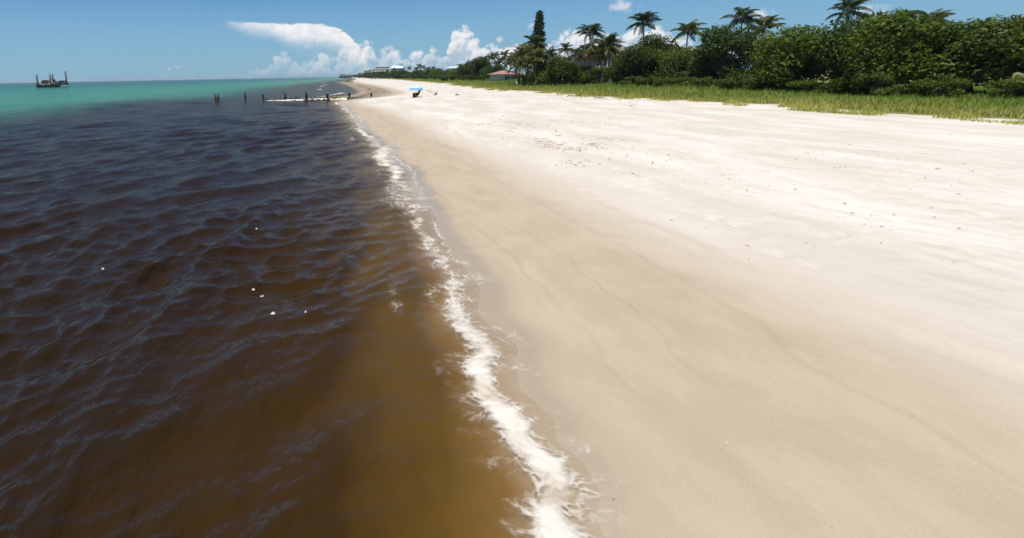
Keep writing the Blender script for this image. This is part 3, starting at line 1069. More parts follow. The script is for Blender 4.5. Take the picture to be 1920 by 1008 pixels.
def broad_meshes(seed, w_, h_, n, size, mat, nb=16, low=0.12):
    """crown and trunk of a spreading tree about w_ wide and h_ high"""
    rng = np.random.default_rng(seed)
    bl = []
    for i in range(nb):
        a = rng.random() * 6.283
        f = rng.random()
        zz = low + (0.86 - low) * rng.random()
        prof = math.sin(math.pi * min(1, 0.22 + 0.72 * zz)) ** 0.7
        rr = w_ * 0.5 * prof * (0.35 + 0.55 * math.sqrt(f))
        br = (0.13 + 0.11 * rng.random()) * min(w_, h_ * 1.1)
        bl.append((rr * math.cos(a), rr * math.sin(a), h_ * zz, br))
    bl.append((0, 0, h_ * 0.82, 0.2 * min(w_, h_)))
    cm = crown_mesh('crown', bl, n, size, mat, seed + 1)
    mb = MB()
    r0 = 0.035 * h_ + 0.03
    mb.tube([(0, 0, -0.4), (0.03 * h_, 0, h_ * 0.2), (0, 0.02 * h_, h_ * 0.42), (0.02, 0, h_ * 0.75)], [r0, r0 * 0.8, r0 * 0.6, r0 * 0.2], 7)
    for b in bl[:9]:
        mb.tube([(0.01, 0, h_ * 0.22 + 0.1 * b[2]), (b[0] * 0.5, b[1] * 0.5, h_ * 0.2 + b[2] * 0.45), (b[0] * 0.9, b[1] * 0.9, b[2])], [r0 * 0.5, r0 * 0.35, r0 * 0.1], 5)
    return cm, mb.mesh('trunk', M['bark'])


PROTO = {}


def broad_proto(key, *a):
    PROTO[key] = broad_meshes(*a)


broad_proto('seagrape', 21, 6.0, 5.2, 8500, 0.15, M['leaf'], 26, 0.12)
broad_proto('tree_a', 23, 7.5, 7.0, 9000, 0.155, M['leaf'], 20, 0.16)
broad_proto('tree_b', 24, 7.0, 8.0, 9000, 0.155, M['leaf_dark'], 22, 0.14)
broad_proto('tree_dome', 25, 10.0, 7.0, 6500, 0.24, M['leaf_dark'], 26, 0.4)
broad_proto('tree_light', 28, 6.5, 6.0, 8000, 0.14, M['leaf_light'], 18, 0.2)
broad_proto('bush', 26, 4.2, 2.6, 4200, 0.11, M['leaf'], 14, 0.14)
broad_proto('bush_light', 27, 3.4, 2.4, 3600, 0.10, M['leaf_light'], 12, 0.14)


def plant(key, name, x, y, sx, sz, rz, label, cat, group=None, dz=0.0):
    """a spreading tree or bush: one crown, one trunk"""
    e = empty(name, (x, y, gz(x, y) + dz), label, cat, group, rz)
    e.scale = (sx, sx, sz)
    cm, tm = PROTO[key]
    link_mesh('crown', cm, e)
    link_mesh('trunk', tm, e)
    return e


def frond_mesh(name, L, rise, droop, mat, seed, hang=0.5, n=30, sweep=0.55, side=0.0):
    """pinnate palm leaf along +X: arched midrib, two rows of leaflets"""
    rng = np.random.default_rng(seed)
    ts = np.linspace(0, 1, 60)
    px = L * (ts * (1 - 0.22 * ts * droop))
    pz = L * (rise * ts - droop * 0.75 * ts ** 2.3)
    py = side * L * ts ** 2
    mid = np.stack([px, py, pz], 1)
    V, Fc = [], []

    def quad(a, b, c, d):
        k = len(V)
        V.extend([a, b, c, d])
        Fc.append((k, k + 1, k + 2, k + 3))
    seg = 7
    for i in range(seg):
        a, b = mid[int(i * 59 / seg)], mid[int((i + 1) * 59 / seg)]
        wa, wb = 0.055 * (1 - i / seg) + 0.012, 0.055 * (1 - (i + 1) / seg) + 0.012
        quad(a + (0, -wa, 0), b + (0, -wb, 0), b + (0, wb, 0), a + (0, wa, 0))
        quad(a + (0, 0, -wa), b + (0, 0, -wb), b + (0, 0, wb), a + (0, 0, wa))
    for i in range(n):
        t = 0.14 + 0.86 * (i + 0.3 * rng.random()) / n
        k = min(58, int(t * 59))
        p = mid[k]
        d = mid[k + 1] - mid[k]
        d = d / np.linalg.norm(d)
        ll = L * 0.235 * (math.sin(math.pi * (0.16 + 0.80 * t)) ** 0.75) * (0.85 + 0.3 * rng.random())
        wd_ = 0.036 * L / 3.5 + 0.016
        for s in (-1, 1):
            o = np.array([sweep * d[0], s, sweep * d[2]])
            o = o + np.array([0, 0, -hang * (0.7 + 0.6 * rng.random())])
            o = o + rng.normal(size=3) * 0.1
            o /= np.linalg.norm(o)
            wv2 = d * wd_ * 1.35
            q = p + o * ll
            m_ = p + o * ll * 0.5 + np.array([0, 0, 0.06 * ll])
            q = q + np.array([0, 0, -0.14 * ll])
            quad(p - wv2 * 0.4, m_ - wv2, q, m_ + wv2)
    return np_mesh(name, np.array(V), np.array(Fc), mat)


FROND = {}
for mk in ('palm', 'palm_dark', 'palm_olive', 'palm_dead'):
    FROND[mk] = [frond_mesh('frond', 3.4, 0.55, 0.85, M[mk], 1, 0.55), frond_mesh('frond', 3.2, 0.75, 0.6, M[mk], 2, 0.3, side=0.12),
                 frond_mesh('frond', 3.6, 0.25, 0.95, M[mk], 3, 0.75), frond_mesh('frond', 3.3, 0.4, 0.7, M[mk], 4, 0.6, side=-0.14)]


def palm(x, y, ztop, lean=(0, 0), mk='palm', nf=20, fl=1.0, wind=0.55, label='', group=None, seed=0, trunk_r=0.15, name='coconut_palm', dead=0):
    """tall feather palm: ringed trunk, boss, every frond a part"""
    rng = random.Random(seed + 1000)
    z0 = gz(x, y)
    H = ztop - z0
    e = empty(name, (x, y, z0), label, 'palm tree', group)
    mb = MB()
    pts, rad = [], []
    K = 9
    for i in range(K + 1):
        t = i / K
        b = t * t * (1.6 - 0.6 * t)
        pts.append((lean[0] * b, lean[1] * b, -0.3 + (H + 0.3) * t))
        rad.append(trunk_r * (1.35 - 0.65 * min(1, t * 3) + 0.0 - 0.12 * t))
    mb.tube(pts, rad, 8)
    mb.build('trunk', M['palm_bark'], e)
    top = Vector((lean[0], lean[1], H))
    mb = MB()
    mb.tube([top + Vector((0, 0, -0.35)), top + Vector((0, 0, 0.0)), top + Vector((0, 0, 0.5)), top + Vector((0, 0, 1.0))], [trunk_r * 0.9, 0.26, 0.2, 0.05], 8)
    mb.build('crownshaft', M['palm_bark'], e)
    for i in range(nf):
        f = i / nf
        az = i * 2.39996 + rng.uniform(-0.25, 0.25)
        pitch = 1.35 - 1.75 * f + rng.uniform(-0.15, 0.15)        # young leaves stand, old ones hang
        # the sea breeze bends the leaves inland (+X)
        vx, vy = math.cos(az) * math.cos(pitch) + wind * 0.55, math.sin(az) * math.cos(pitch) + wind * 0.06
        az2 = math.atan2(vy, vx)
        m_ = FROND[mk][0 if f < 0.35 else rng.choice((0, 1, 2, 3))] if f < 0.75 else FROND[mk][rng.choice((2, 3))]
        o = link_mesh('frond', m_, e, top + Vector((0, 0, 0.25 - 0.3 * f)))
        if i < dead:
            pass
        o.rotation_euler = (rng.uniform(-0.45, 0.45), -pitch * 0.85 + 0.12, az2)
        s = fl * rng.uniform(0.82, 1.12) * (0.8 if f < 0.12 else 1.0)
        o.scale = (s, s, s)
    for i in range(dead):
        az = rng.random() * 6.28
        o = link_mesh('dead_frond', FROND['palm_dead'][2], e, top + Vector((0, 0, -0.1)))
        o.rotation_euler = (rng.uniform(-0.3, 0.3), 0.9 + rng.random() * 0.4, az)
        o.scale = (fl * 0.8,) * 3
        o['label'] = 'dry brown hanging palm leaf'
    return e


def palm_px(px, py, Y, base_px=None, **kw):
    """palm whose crown centre is seen at (px, py) and that stands Y metres away"""
    c = at_depth(px, py, Y)
    bx = c.x if base_px is None else at_depth(base_px, 150, Y).x
    return palm(bx, Y, c.z - 0.3, lean=(c.x - bx, 0.0), **kw)


# --- the tall leaders
palm_px(1106, 59, 108, 1105, mk='palm_dark', nf=26, fl=0.95, wind=0.75, seed=3, trunk_r=0.14, name='coconut_palm',
        label='tallest bare trunked coconut palm with windblown crown against the clouds')
palm_px(1205, 41, 92, 1212, mk='palm_dark', nf=26, fl=0.9, wind=0.2, seed=5, trunk_r=0.15,
        label='tall coconut palm above the dark broadleaf trees, right of the lone bare trunked palm')
palm_px(1137, 86, 101, 1128, mk='palm', nf=30, fl=1.05, wind=0.6, seed=7, dead=3,
        label='leaning yellow green coconut palm in front of the terracotta villa')
palm_px(1121, 97, 103, 1133, mk='palm_olive', nf=24, fl=0.9, wind=0.3, seed=8, dead=3,
        label='olive brown coconut palm beside the yellow green one before the villa')
palm_px(1097, 95, 116, 1098, mk='palm_dark', nf=20, fl=0.85, wind=0.4, seed=9,
        label='dark lower coconut palm just left of the tallest bare trunk')
palm_px(1059, 92, 132, 1060, mk='palm_dark', nf=18, fl=0.92, wind=0.7, seed=10, label='dark windswept palm rising behind the sea grape tree')
palm_px(1030, 103, 135, 1030, mk='palm_dark', nf=18, fl=0.95, wind=0.6, seed=11, label='dark palm between the columnar pine and the sea grape tree')
palm_px(1079, 101, 134, 1080, mk='palm_dark', nf=16, fl=0.9, wind=0.5, seed=12, label='short dark palm beside the white gabled house')
# --- the olive palm grove by the pavilion
for i, (px, py, Y, bp, mk, fl, lb) in enumerate([
        (1001, 80, 122, 1000, 'palm', 1.02, 'highest palm of the olive grove, touching the columnar pine'),
        (984, 98, 119, 986, 'palm_olive', 1.05, 'broad olive palm in the middle of the grove'),
        (971, 108, 122, 975, 'palm_olive', 0.95, 'olive palm on the left shoulder of the grove'),
        (1003, 106, 117, 998, 'palm_olive', 1.0, 'drooping olive palm below the columnar pine'),
        (989, 121, 114, 988, 'palm', 0.95, 'low green palm at the front of the olive grove'),
        (968, 121, 128, 972, 'palm', 0.8, 'small yellowish palm at the right end of the pavilion roof'),
        (1016, 116, 124, 1014, 'palm_dark', 0.95, 'shaded dark palm on the right of the olive grove')]):
    palm_px(px, py, Y, bp, mk=mk, nf=26, fl=fl, wind=0.5, seed=20 + i, dead=2, label=lb, group='palms of the olive grove')
# --- palms behind the pavilion
for i, (px, py, Y, lb) in enumerate([
        (919, 109, 205, 'leftmost thin palm behind the pavilion roof'), (927, 106, 200, 'second thin palm from the left behind the pavilion'),
        (946, 104, 188, 'tall ragged palm straight behind the pavilion'), (938, 115, 182, 'shorter palm just left of the ragged one behind the pavilion'),
        (957, 110, 175, 'palm between the ragged palm and the olive grove'), (908, 113, 215, 'low palm on the shoulder of the domed tree'),
        (951, 119, 192, 'low green palm standing close behind the pavilion ridge'), (930, 121, 192, 'low palm above the left end of the pavilion roof')]):
    palm_px(px, py, Y, mk='palm_dark' if i % 2 else 'palm', nf=15, fl=0.95 if i < 6 else 0.8, wind=0.5, seed=40 + i, label=lb, group='palms behind the pavilion')
# --- far palms over the hedge
for i, (px, py, Y, lb) in enumerate([
        (738, 131, 470, 'tiny palm right beside the second apartment block'), (756, 131, 440, 'tiny palm below the roof cupola of the second apartment block'),
        (767, 129, 400, 'small palm over the far hedge, left of the tall cluster'), (786, 125, 370, 'tallest palm in the small cluster over the far hedge'),
        (793, 127, 360, 'right hand palm of the small cluster over the far hedge'), (802, 130, 355, 'single small palm right of the cluster over the far hedge'),
        (812, 130, 350, 'second small palm right of the cluster over the far hedge'), (861, 125, 330, 'small palm beside the long white roof'),
        (780, 131, 372, 'lowest palm of the small cluster over the far hedge')]):
    palm_px(px, py, Y, mk='palm_dark', nf=12, fl=1.05, wind=0.4, seed=60 + i, label=lb, group='far palms over the hedge')

# --- columnar pine
def columnar_pine(px, py_top, Y):
    t_ = at_depth(px, py_top, Y)
    x, z0 = t_.x, gz(t_.x, Y)
    H = t_.z - z0
    e = empty('columnar_pine', (x, Y, z0), 'tall narrow dark columnar pine standing above every other tree', 'pine tree')
    mb = MB()
    mb.tube([(0, 0, -0.3), (0.05, 0, H * 0.5), (-0.05, 0, H - 0.15)], [0.28, 0.2, 0.04], 8)
    mb.build('trunk', M['bark'], e)
    rng = np.random.default_rng(77)
    P, N = [], []
    z = H * 0.30
    while z < H:
        t = z / H
        Rm = np.interp(t, [0.3, 0.5, 0.56, 0.6, 0.72, 0.9, 0.97, 1.0], [2.2, 1.45, 1.4, 1.55, 1.2, 0.9, 0.72, 0.45])
        for k in range(14):
            a = rng.random() * 6.283
            L = Rm * (0.7 + 0.5 * rng.random())
            nn = int(7 + 10 * L)
            s = np.linspace(0.15, 1, nn)
            up = 0.18 + 0.25 * rng.random()
            bx = np.cos(a) * L * s
            by = np.sin(a) * L * s
            bz = z + up * L * s ** 1.6 - 0.12 * L * s
            q = np.stack([bx, by, bz], 1) + rng.normal(0, 0.06, (nn, 3))
            P.append(q)
            N.append(np.tile([math.cos(a) * 0.35, math.sin(a) * 0.35, 0.6], (nn, 1)) + rng.normal(0, 0.55, (nn, 3)))
        z += 0.26
    # the two stray side branches
    for zz, L, a in ((H * 0.545, 2.3, 0.0), (H * 0.56, 1.6, 0.5)):
        s = np.linspace(0.1, 1, 26)
        P.append(np.stack([math.cos(a) * L * s, math.sin(a) * L * s, zz + 0.25 * s ** 3 * L - 0.05 * s], 1) + rng.normal(0, 0.04, (26, 3)))
        N.append(rng.normal(size=(26, 3)))
    P, N = np.concatenate(P), np.concatenate(N)
    N /= np.linalg.norm(N, axis=1)[:, None]
    V = leaf_cards(P, N, 0.17, rng, 0.7)
    link_mesh('crown', np_mesh('crown', V, np.arange(len(V)).reshape(-1, 4), M['pine']), e)


columnar_pine(1012, 22, 124)


def plant_px(key, name, px, py_top, Y, width_px, label, cat, group=None, rz=None, hmul=1.0):
    c = at_depth(px, py_top, Y)
    H0, W0 = {'seagrape': (5.2, 6.0), 'tree_a': (7.0, 7.5), 'tree_b': (8.0, 7.0), 'tree_dome': (7.0, 10.0), 'bush': (2.6, 4.2), 'bush_light': (2.4, 3.4)}[key]
    h = max(0.6, c.z - gz(c.x, Y))
    wid_ = width_px / 1000 * math.hypot(Y, c.x) * 1.0
    return plant(key, name, c.x, Y, wid_ / W0, h / H0 * hmul, rz if rz is not None else random.random() * 6.28, label, cat, group)


# --- broadleaf trees, near group
plant_px('seagrape', 'sea_grape_tree', 1053, 106, 104, 58, 'wide sunlit sea grape tree standing at the edge of the grass', 'tree')
plant_px('tree_b', 'broadleaf_tree', 1192, 82, 86, 64, 'big dark broadleaf tree closing the tree line under the tall right palm', 'tree')
plant_px('tree_a', 'broadleaf_tree', 1173, 100, 96, 36, 'green broadleaf tree beside the villa balcony', 'tree')
plant_px('tree_b', 'broadleaf_tree', 1022, 118, 128, 44, 'deep green tree filling the gap right of the olive palms', 'tree')
plant_px('tree_b', 'broadleaf_tree', 1090, 122, 118, 46, 'shaded tree under the tallest bare trunk', 'tree')
plant_px('tree_a', 'broadleaf_tree', 1119, 126, 112, 40, 'low leafy tree hiding the ground floor of the villa', 'tree')
plant_px('tree_b', 'broadleaf_tree', 1003, 132, 132, 34, 'small dark tree behind the olive palm trunks', 'tree')
plant_px('bush', 'shrub', 1150, 126, 99, 34, 'rounded dark green shrub at the foot of the villa trees', 'shrub')
plant_px('bush', 'shrub', 1105, 139, 107, 30, 'dark shrub below the tallest bare trunk', 'shrub')
plant_px('bush', 'shrub', 1072, 141, 103, 26, 'low green shrub against the right side of the sea grape tree', 'shrub')
plant_px('bush_light', 'shrub', 979, 138, 114, 15, 'yellow green shrub beside the right end of the pavilion', 'shrub')
plant_px('bush_light', 'shrub', 999, 137, 112, 16, 'bright shrub under the olive palms', 'shrub')
plant_px('bush', 'shrub', 1020, 141, 116, 30, 'dark shrub behind the brown brush heap', 'shrub')
# --- left of the pavilion
plant_px('tree_dome', 'broadleaf_tree', 893, 108, 222, 58, 'flat domed dark tree rising left of the pavilion', 'tree')
ORD = ['first', 'second', 'third', 'fourth', 'fifth', 'sixth', 'seventh', 'eighth', 'ninth', 'tenth', 'eleventh', 'twelfth', 'thirteenth', 'fourteenth', 'fifteenth', 'sixteenth', 'seventeenth', 'eighteenth', 'nineteenth', 'twentieth']
for i, (px, py, Y, wd_) in enumerate([(846, 133, 262, 26), (862, 126, 250, 30), (880, 123, 236, 32), (899, 121, 226, 30), (915, 122, 214, 26), (932, 122, 205, 30)]):
    plant_px('tree_a', 'broadleaf_tree', px, py, Y, wd_, f'{ORD[i]} rounded green tree from left in row ending behind the pavilion', 'tree', 'green trees left of the pavilion')
for i, (px, py, Y, wd_) in enumerate([(838, 139, 236, 22), (853, 138, 230, 20), (873, 140, 215, 18), (888, 140, 205, 20), (904, 141, 198, 18)]):
    plant_px('bush', 'shrub', px, py, Y, wd_, f'{ORD[i]} low shrub from the left in front of the green tree row', 'shrub', 'shrubs in front of the green tree row')
hedge = [(762, 133, 470, 20), (777, 132, 430, 22), (792, 131, 400, 24), (807, 129, 370, 26), (822, 128, 340, 28), (835, 131, 310, 24)]
for i, (px, py, Y, wd_) in enumerate(hedge):
    plant_px('tree_b' if i % 2 else 'tree_a', 'broadleaf_tree', px, py, Y, wd_, f'{ORD[i]} dark tree from left in hedge between apartment blocks and white roof', 'tree', 'trees of the far hedge')
for i, (px, py, Y, wd_) in enumerate([(747, 139, 470, 16), (762, 140, 420, 18), (781, 140, 372, 20), (801, 140, 335, 22), (822, 140, 300, 22)]):
    plant_px('bush', 'shrub', px, py, Y, wd_, f'{ORD[i]} rounded shrub from the left at the foot of the far hedge', 'shrub', 'shrubs of the far hedge')
FT = [(640, 142.3, 1560), (648, 141.6, 1400), (656, 141.2, 1320), (665, 140.2, 1180), (673, 138.4, 1000), (681, 137.0, 840), (688, 135.6, 730), (694, 134.6, 660), (700, 133.2, 560),
      (707, 133.8, 545), (714, 133.0, 530), (721, 133.6, 515), (728, 131.8, 505), (735, 132.4, 490), (742, 131.2, 480), (749, 131.8, 470), (756, 130.2, 455)]
for i, (px, py, Y) in enumerate(FT):
    plant_px('tree_b' if i % 3 else 'tree_a', 'broadleaf_tree', px, py, Y, 10 if i < 8 else 11.5, f'{ORD[i]} tiny tree from the left along the distant shore', 'tree', 'trees along the distant shore')
# --- the tree line goes on towards the right
_q = random.Random(12)
Yr, i = 90.0, 0
while Yr > 36:
    key = ('tree_b', 'tree_a', 'seagrape', 'tree_light', 'tree_a')[i % 5]
    W0 = {'seagrape': 6.0, 'tree_a': 7.5, 'tree_b': 7.0, 'tree_light': 6.5}[key]
    s_ = _q.uniform(0.9, 1.25)
    plant(key, 'sea_grape_tree' if key == 'seagrape' else 'broadleaf_tree', 54.5 + _q.uniform(-2, 2.5), Yr, s_, s_ * _q.uniform(0.86, 1.1), _q.random() * 6.28,
          f'{ORD[i]} {dict(seagrape="sea grape", tree_a="spreading green", tree_b="dark round", tree_light="pale green")[key]} tree right of the tall palm along the dune', 'tree')
    Yr -= W0 * s_ * 0.52
    i += 1
for i in range(12):
    Y = 84 - i * 4.1
    plant('bush' if i % 3 else 'bush_light', 'shrub', 50.0 + _q.uniform(-1.2, 1.2), Y, _q.uniform(0.7, 1.05), _q.uniform(0.6, 0.9), _q.random() * 6.28, f'{ORD[i]} low shrub right of the tall palm edging the dune grass', 'shrub', 'shrubs along the right dune')
for i, (px, py, Y, lb) in enumerate([(1290, 58, 86, 'lower green palm behind the trees, right of the two tall leaders'), (1392, 34, 80, 'left palm of a close pair over the right tree line'), (1432, 52, 78, 'right and lower palm of the close pair over the right tree line'), (1590, 20, 70, 'lone tall palm over the right tree line'), (1745, 44, 62, 'last palm over the right tree line')]):
    palm_px(px, py, Y, mk='palm_dark' if i % 2 else 'palm', nf=18, fl=0.95, wind=0.5, seed=90 + i, label=lb, group='palms behind the right tree line')


# ------------------------------------------------------------------ buildings
def hip_roof(mb, w_, d_, z, h, over=0.5, ridge=0.35, th=0.16):
    x, y = w_ / 2 + over, d_ / 2 + over
    r = w_ / 2 * ridge
    b = [(-x, -y), (x, -y), (x, y), (-x, y)]
    vb = [mb.bm.verts.new((p[0], p[1], z)) for p in b]
    vt = [mb.bm.verts.new((p[0], p[1], z + th)) for p in b]
    r0, r1 = mb.bm.verts.new((-r, 0, z + h)), mb.bm.verts.new((r, 0, z + h))
    fs = [mb.bm.faces.new(vb[::-1])]
    for k in range(4):
        fs.append(mb.bm.faces.new((vb[k], vb[(k + 1) % 4], vt[(k + 1) % 4], vt[k])))
    fs += [mb.bm.faces.new((vt[0], vt[1], r1, r0)), mb.bm.faces.new((vt[1], vt[2], r1)), mb.bm.faces.new((vt[2], vt[3], r0, r1)), mb.bm.faces.new((vt[3], vt[0], r0))]
    mb._tagf(fs)


def wall_with_openings(name, parent, w_, h_, th, y, openings, mat, z0=0.0):
    """front wall along x at y (outer face), holes (x0,x1,zb,zt)"""
    xs = sorted({-w_ / 2, w_ / 2} | {o[0] for o in openings} | {o[1] for o in openings})
    zs = sorted({0, h_} | {o[2] for o in openings} | {o[3] for o in openings})
    mb = MB()
    for a, b in zip(xs, xs[1:]):
        run = None
        for c, d in zip(zs, zs[1:]):
            hole = any(o[0] <= a + 1e-6 and b - 1e-6 <= o[1] and o[2] <= c + 1e-6 and d - 1e-6 <= o[3] for o in openings)
            if not hole:
                mb.box(((a + b) / 2, y + th / 2, z0 + (c + d) / 2), (b - a, th, d - c))
    bmesh.ops.remove_doubles(mb.bm, verts=mb.bm.verts, dist=1e-4)
    return mb.build(name, mat, parent)


def pavilion():
    c = on_level(942, 153.5, 1.4)
    Yp = 176.0
    c = at_depth(945.5, 153, Yp)
    z = gz(c.x, Yp) - 0.32
    e = empty('beach_pavilion', (c.x, Yp, z), 'low grey beach pavilion with pink terracotta hip roof behind the dune grass', 'pavilion', rz=R(12))
    W, D, H = 7.4, 5.2, 2.35
    ops = [(-1.3, -0.35, 0.0, 2.05), (-0.1, 0.35, 0.0, 2.05), (0.75, 3.4, 0.55, 2.0)]
    wall_with_openings('wall', e, W, H, 0.2, -D / 2, ops, M['grey_plaster'])
    mb = MB()
    mb.box((-W / 2 + 0.1, 0.1, H / 2), (0.2, D - 0.2, H)).box((W / 2 - 0.1, 0.1, H / 2), (0.2, D - 0.2, H)).box((0, D / 2 - 0.1, H / 2), (W - 0.4, 0.2, H))
    mb.build('wall', M['grey_plaster'], e)
    mb = MB()
    hip_roof(mb, W, D, H + 0.002, 1.25, 0.75, 0.42)
    rf = mb.build('roof', M['pink_tile'], e)
    mb = MB()
    for k in range(13):                      # rows of tile standing proud of the slopes
        t = k / 13
        zz = H + 0.18 + (1.25 - 0.18) * t
        hx = (W / 2 + 0.75) * (1 - t) + (W / 2 * 0.42) * t
        hy = (D / 2 + 0.75) * (1 - t)
        mb.box((0, -hy, zz), (2 * hx, 0.05, 0.05)).box((-hx, 0, zz), (0.05, 2 * hy, 0.05)).box((hx, 0, zz), (0.05, 2 * hy, 0.05))
    mb.tube([(-W / 2 * 0.42, 0, H + 1.28), (W / 2 * 0.42, 0, H + 1.28)], 0.09, 6)
    for sx in (-1, 1):
        mb.tube([(sx * (W / 2 + 0.75), -D / 2 - 0.75, H + 0.2), (sx * W / 2 * 0.42, 0, H + 1.28)], 0.08, 6)
    o = mb.build('roof_tile_course', M['pink_tile'], rf)
    o['kind'] = 'stuff'
    mb = MB()
    mb.box((0, -D / 2 - 0.78, H + 0.08), (W + 1.5, 0.06, 0.18)).box((-W / 2 - 0.78, 0, H + 0.08), (0.06, D + 1.5, 0.18)).box((W / 2 + 0.78, 0, H + 0.08), (0.06, D + 1.5, 0.18))
    mb.build('fascia', M['brown_tile'], e)
    mb = MB().box((-0.82, -D / 2 + 0.13, 1.02), (0.9, 0.05, 2.0))
    d = mb.build('door', M['brown_steel'], e)
    MB().tube([(-0.5, -D / 2 + 0.06, 1.0), (-0.5, -D / 2 + 0.02, 1.02)], 0.04, 6).build('handle', M['alu'], d)
    fr = MB().box((2.07, -D / 2 + 0.12, 0.58), (2.6, 0.08, 0.08)).box((2.07, -D / 2 + 0.12, 1.97), (2.6, 0.08, 0.08)).box((2.07, -D / 2 + 0.12, 1.27), (0.07, 0.08, 1.3)).build('window', M['brown_steel'], e)
    MB().box((2.07, -D / 2 + 0.16, 1.27), (2.6, 0.02, 1.36)).build('pane', M['glass'], fr)
    MB().box((0, 0, 0.02), (W - 0.6, D - 0.6, 0.06)).build('floor_slab', M['dark'], e)
    return c, z


PAV, PAVZ = pavilion()

# white boardwalk edge left of the pavilion and the rail fence on its right
c = at_depth(925, 154.5, 165)
e = empty('boardwalk', (c.x, 165, gz(c.x, 165)), 'pale low boardwalk edge lying in the grass in front of the pavilion', 'boardwalk', rz=R(10))
for k in range(5):
    MB().box((-2.6 + k * 1.28, 0, 0.35), (1.25, 1.0, 0.07)).build('plank', M['white_plaster'], e)
MB().box((0, 0, 0.15), (6.2, 0.7, 0.32)).build('support', M['drift'], e)
e = None
c = at_depth(972, 151, 150)
e = empty('rail_fence', (c.x, 150, gz(c.x, 150)), 'low pale rail fence running from the pavilion to the olive palms', 'fence', rz=R(4))
for k in range(5):
    MB().box((-2.2 + k * 1.1, 0, 0.45), (0.1, 0.1, 1.0)).build('post', M['drift'], e)
for zz in (0.45, 0.85):
    MB().box((0, -0.062, zz), (4.7, 0.03, 0.1)).build('rail', M['drift'], e)


def villa():
    Yv = 138.0
    c = at_depth(1140, 120, Yv)
    z0 = gz(c.x, Yv)
    roof_z = at_depth(1140, 108, Yv).z - z0
    e = empty('villa', (c.x, Yv, z0), 'large cream villa with terracotta roofs and columned balcony half hidden behind palms', 'villa', rz=R(6))
    W, D, H = 13.0, 9.0, roof_z
    f2 = H - 2.6
    cols = [-5.6, -4.6, -3.6, -2.6, -1.6]
    ops = [(-5.9, -1.2, f2 + 0.25, H - 0.35), (-0.4, 1.2, f2 + 0.1, H - 0.3), (2.1, 3.6, f2 + 0.3, H - 0.35), (4.4, 5.9, f2 + 0.3, H - 0.35),
           (-5.5, -3.7, 0.4, 2.4), (-2.6, -0.8, 0.4, 2.4), (1.2, 3.0, 0.0, 2.5), (4.0, 5.6, 0.4, 2.4)]
    wall_with_openings('wall', e, W, H, 0.3, -D / 2, ops, M['cream_plaster'])
    MB().box((-W / 2 + 0.15, 0.15, H / 2), (0.3, D - 0.3, H)).box((W / 2 - 0.15, 0.15, H / 2), (0.3, D - 0.3, H)).box((0, D / 2 - 0.15, H / 2), (W - 0.6, 0.3, H)).build('wall', M['cream_plaster'], e)
    mb = MB()
    hip_roof(mb, W, D, H + 0.002, 2.3, 0.8, 0.5)
    rf = mb.build('roof', M['brown_tile'], e)
    MB().box((3.2, 1.0, H + 2.0), (0.8, 0.8, 2.0)).box((3.2, 1.0, H + 3.05), (1.0, 1.0, 0.16)).build('chimney', M['cream_plaster'], rf)
    for x in cols:
        MB().tube([(x, -D / 2 - 0.5, f2 + 0.2), (x, -D / 2 - 0.5, H - 0.02)], 0.13, 10).box((x, -D / 2 - 0.5, H - 0.12), (0.4, 0.4, 0.16)).build('column', M['white_plaster'], e)
    MB().box((-3.6, -D / 2 - 0.45, f2 + 0.08), (5.4, 0.88, 0.2)).build('balcony', M['white_plaster'], e)
    for x0, x1, zb, zt in ops:
        fr = MB().box(((x0 + x1) / 2, -D / 2 + 0.12, zb + 0.05), (x1 - x0, 0.08, 0.1)).box(((x0 + x1) / 2, -D / 2 + 0.12, zt - 0.05), (x1 - x0, 0.08, 0.1)).box(((x0 + x1) / 2, -D / 2 + 0.12, (zb + zt) / 2), (0.08, 0.08, zt - zb - 0.2)).build('window', M['white_plaster'], e)
        MB().box(((x0 + x1) / 2, -D / 2 + 0.18, (zb + zt) / 2), (x1 - x0, 0.02, zt - zb)).build('pane', M['glass'], fr)
    # gabled dormer with a round window, and a little arched loggia
    g = MB()
    g.prism([(-1.2, 0, 0), (1.2, 0, 0), (1.2, 2.4, 0), (-1.2, 2.4, 0)], 1.3)
    g.hull([(-1.2, 0, 1.302), (1.2, 0, 1.302), (0, 0, 2.1), (-1.2, 2.4, 1.302), (1.2, 2.4, 1.302), (0, 2.4, 2.1)])
    dm = g.build('dormer', M['cream_plaster'], e, (0.4, -D / 2 - 0.3, H + 0.02))
    pts = [(0.55 * math.cos(a * 0.5236), -0.06, 1.05 + 0.55 * math.sin(a * 0.5236)) for a in range(13)]
    MB().tube(pts, 0.1, 6, False).build('round_window_frame', M['white_plaster'], dm)
    MB().tube([(0, -0.02, 1.05), (0, 0.05, 1.05)], 0.5, 14).build('pane', M['glass'], dm)
    a = MB()
    for k in range(9):
        t0, t1 = math.pi * k / 9, math.pi * (k + 1) / 9
        a.tube([(4.9 + 0.85 * math.cos(t0), -D / 2 - 0.1, H - 1.2 + 0.85 * math.sin(t0)), (4.9 + 0.85 * math.cos(t1), -D / 2 - 0.1, H - 1.2 + 0.85 * math.sin(t1))], 0.14, 6)
    a.build('arch', M['white_plaster'], e)


villa()


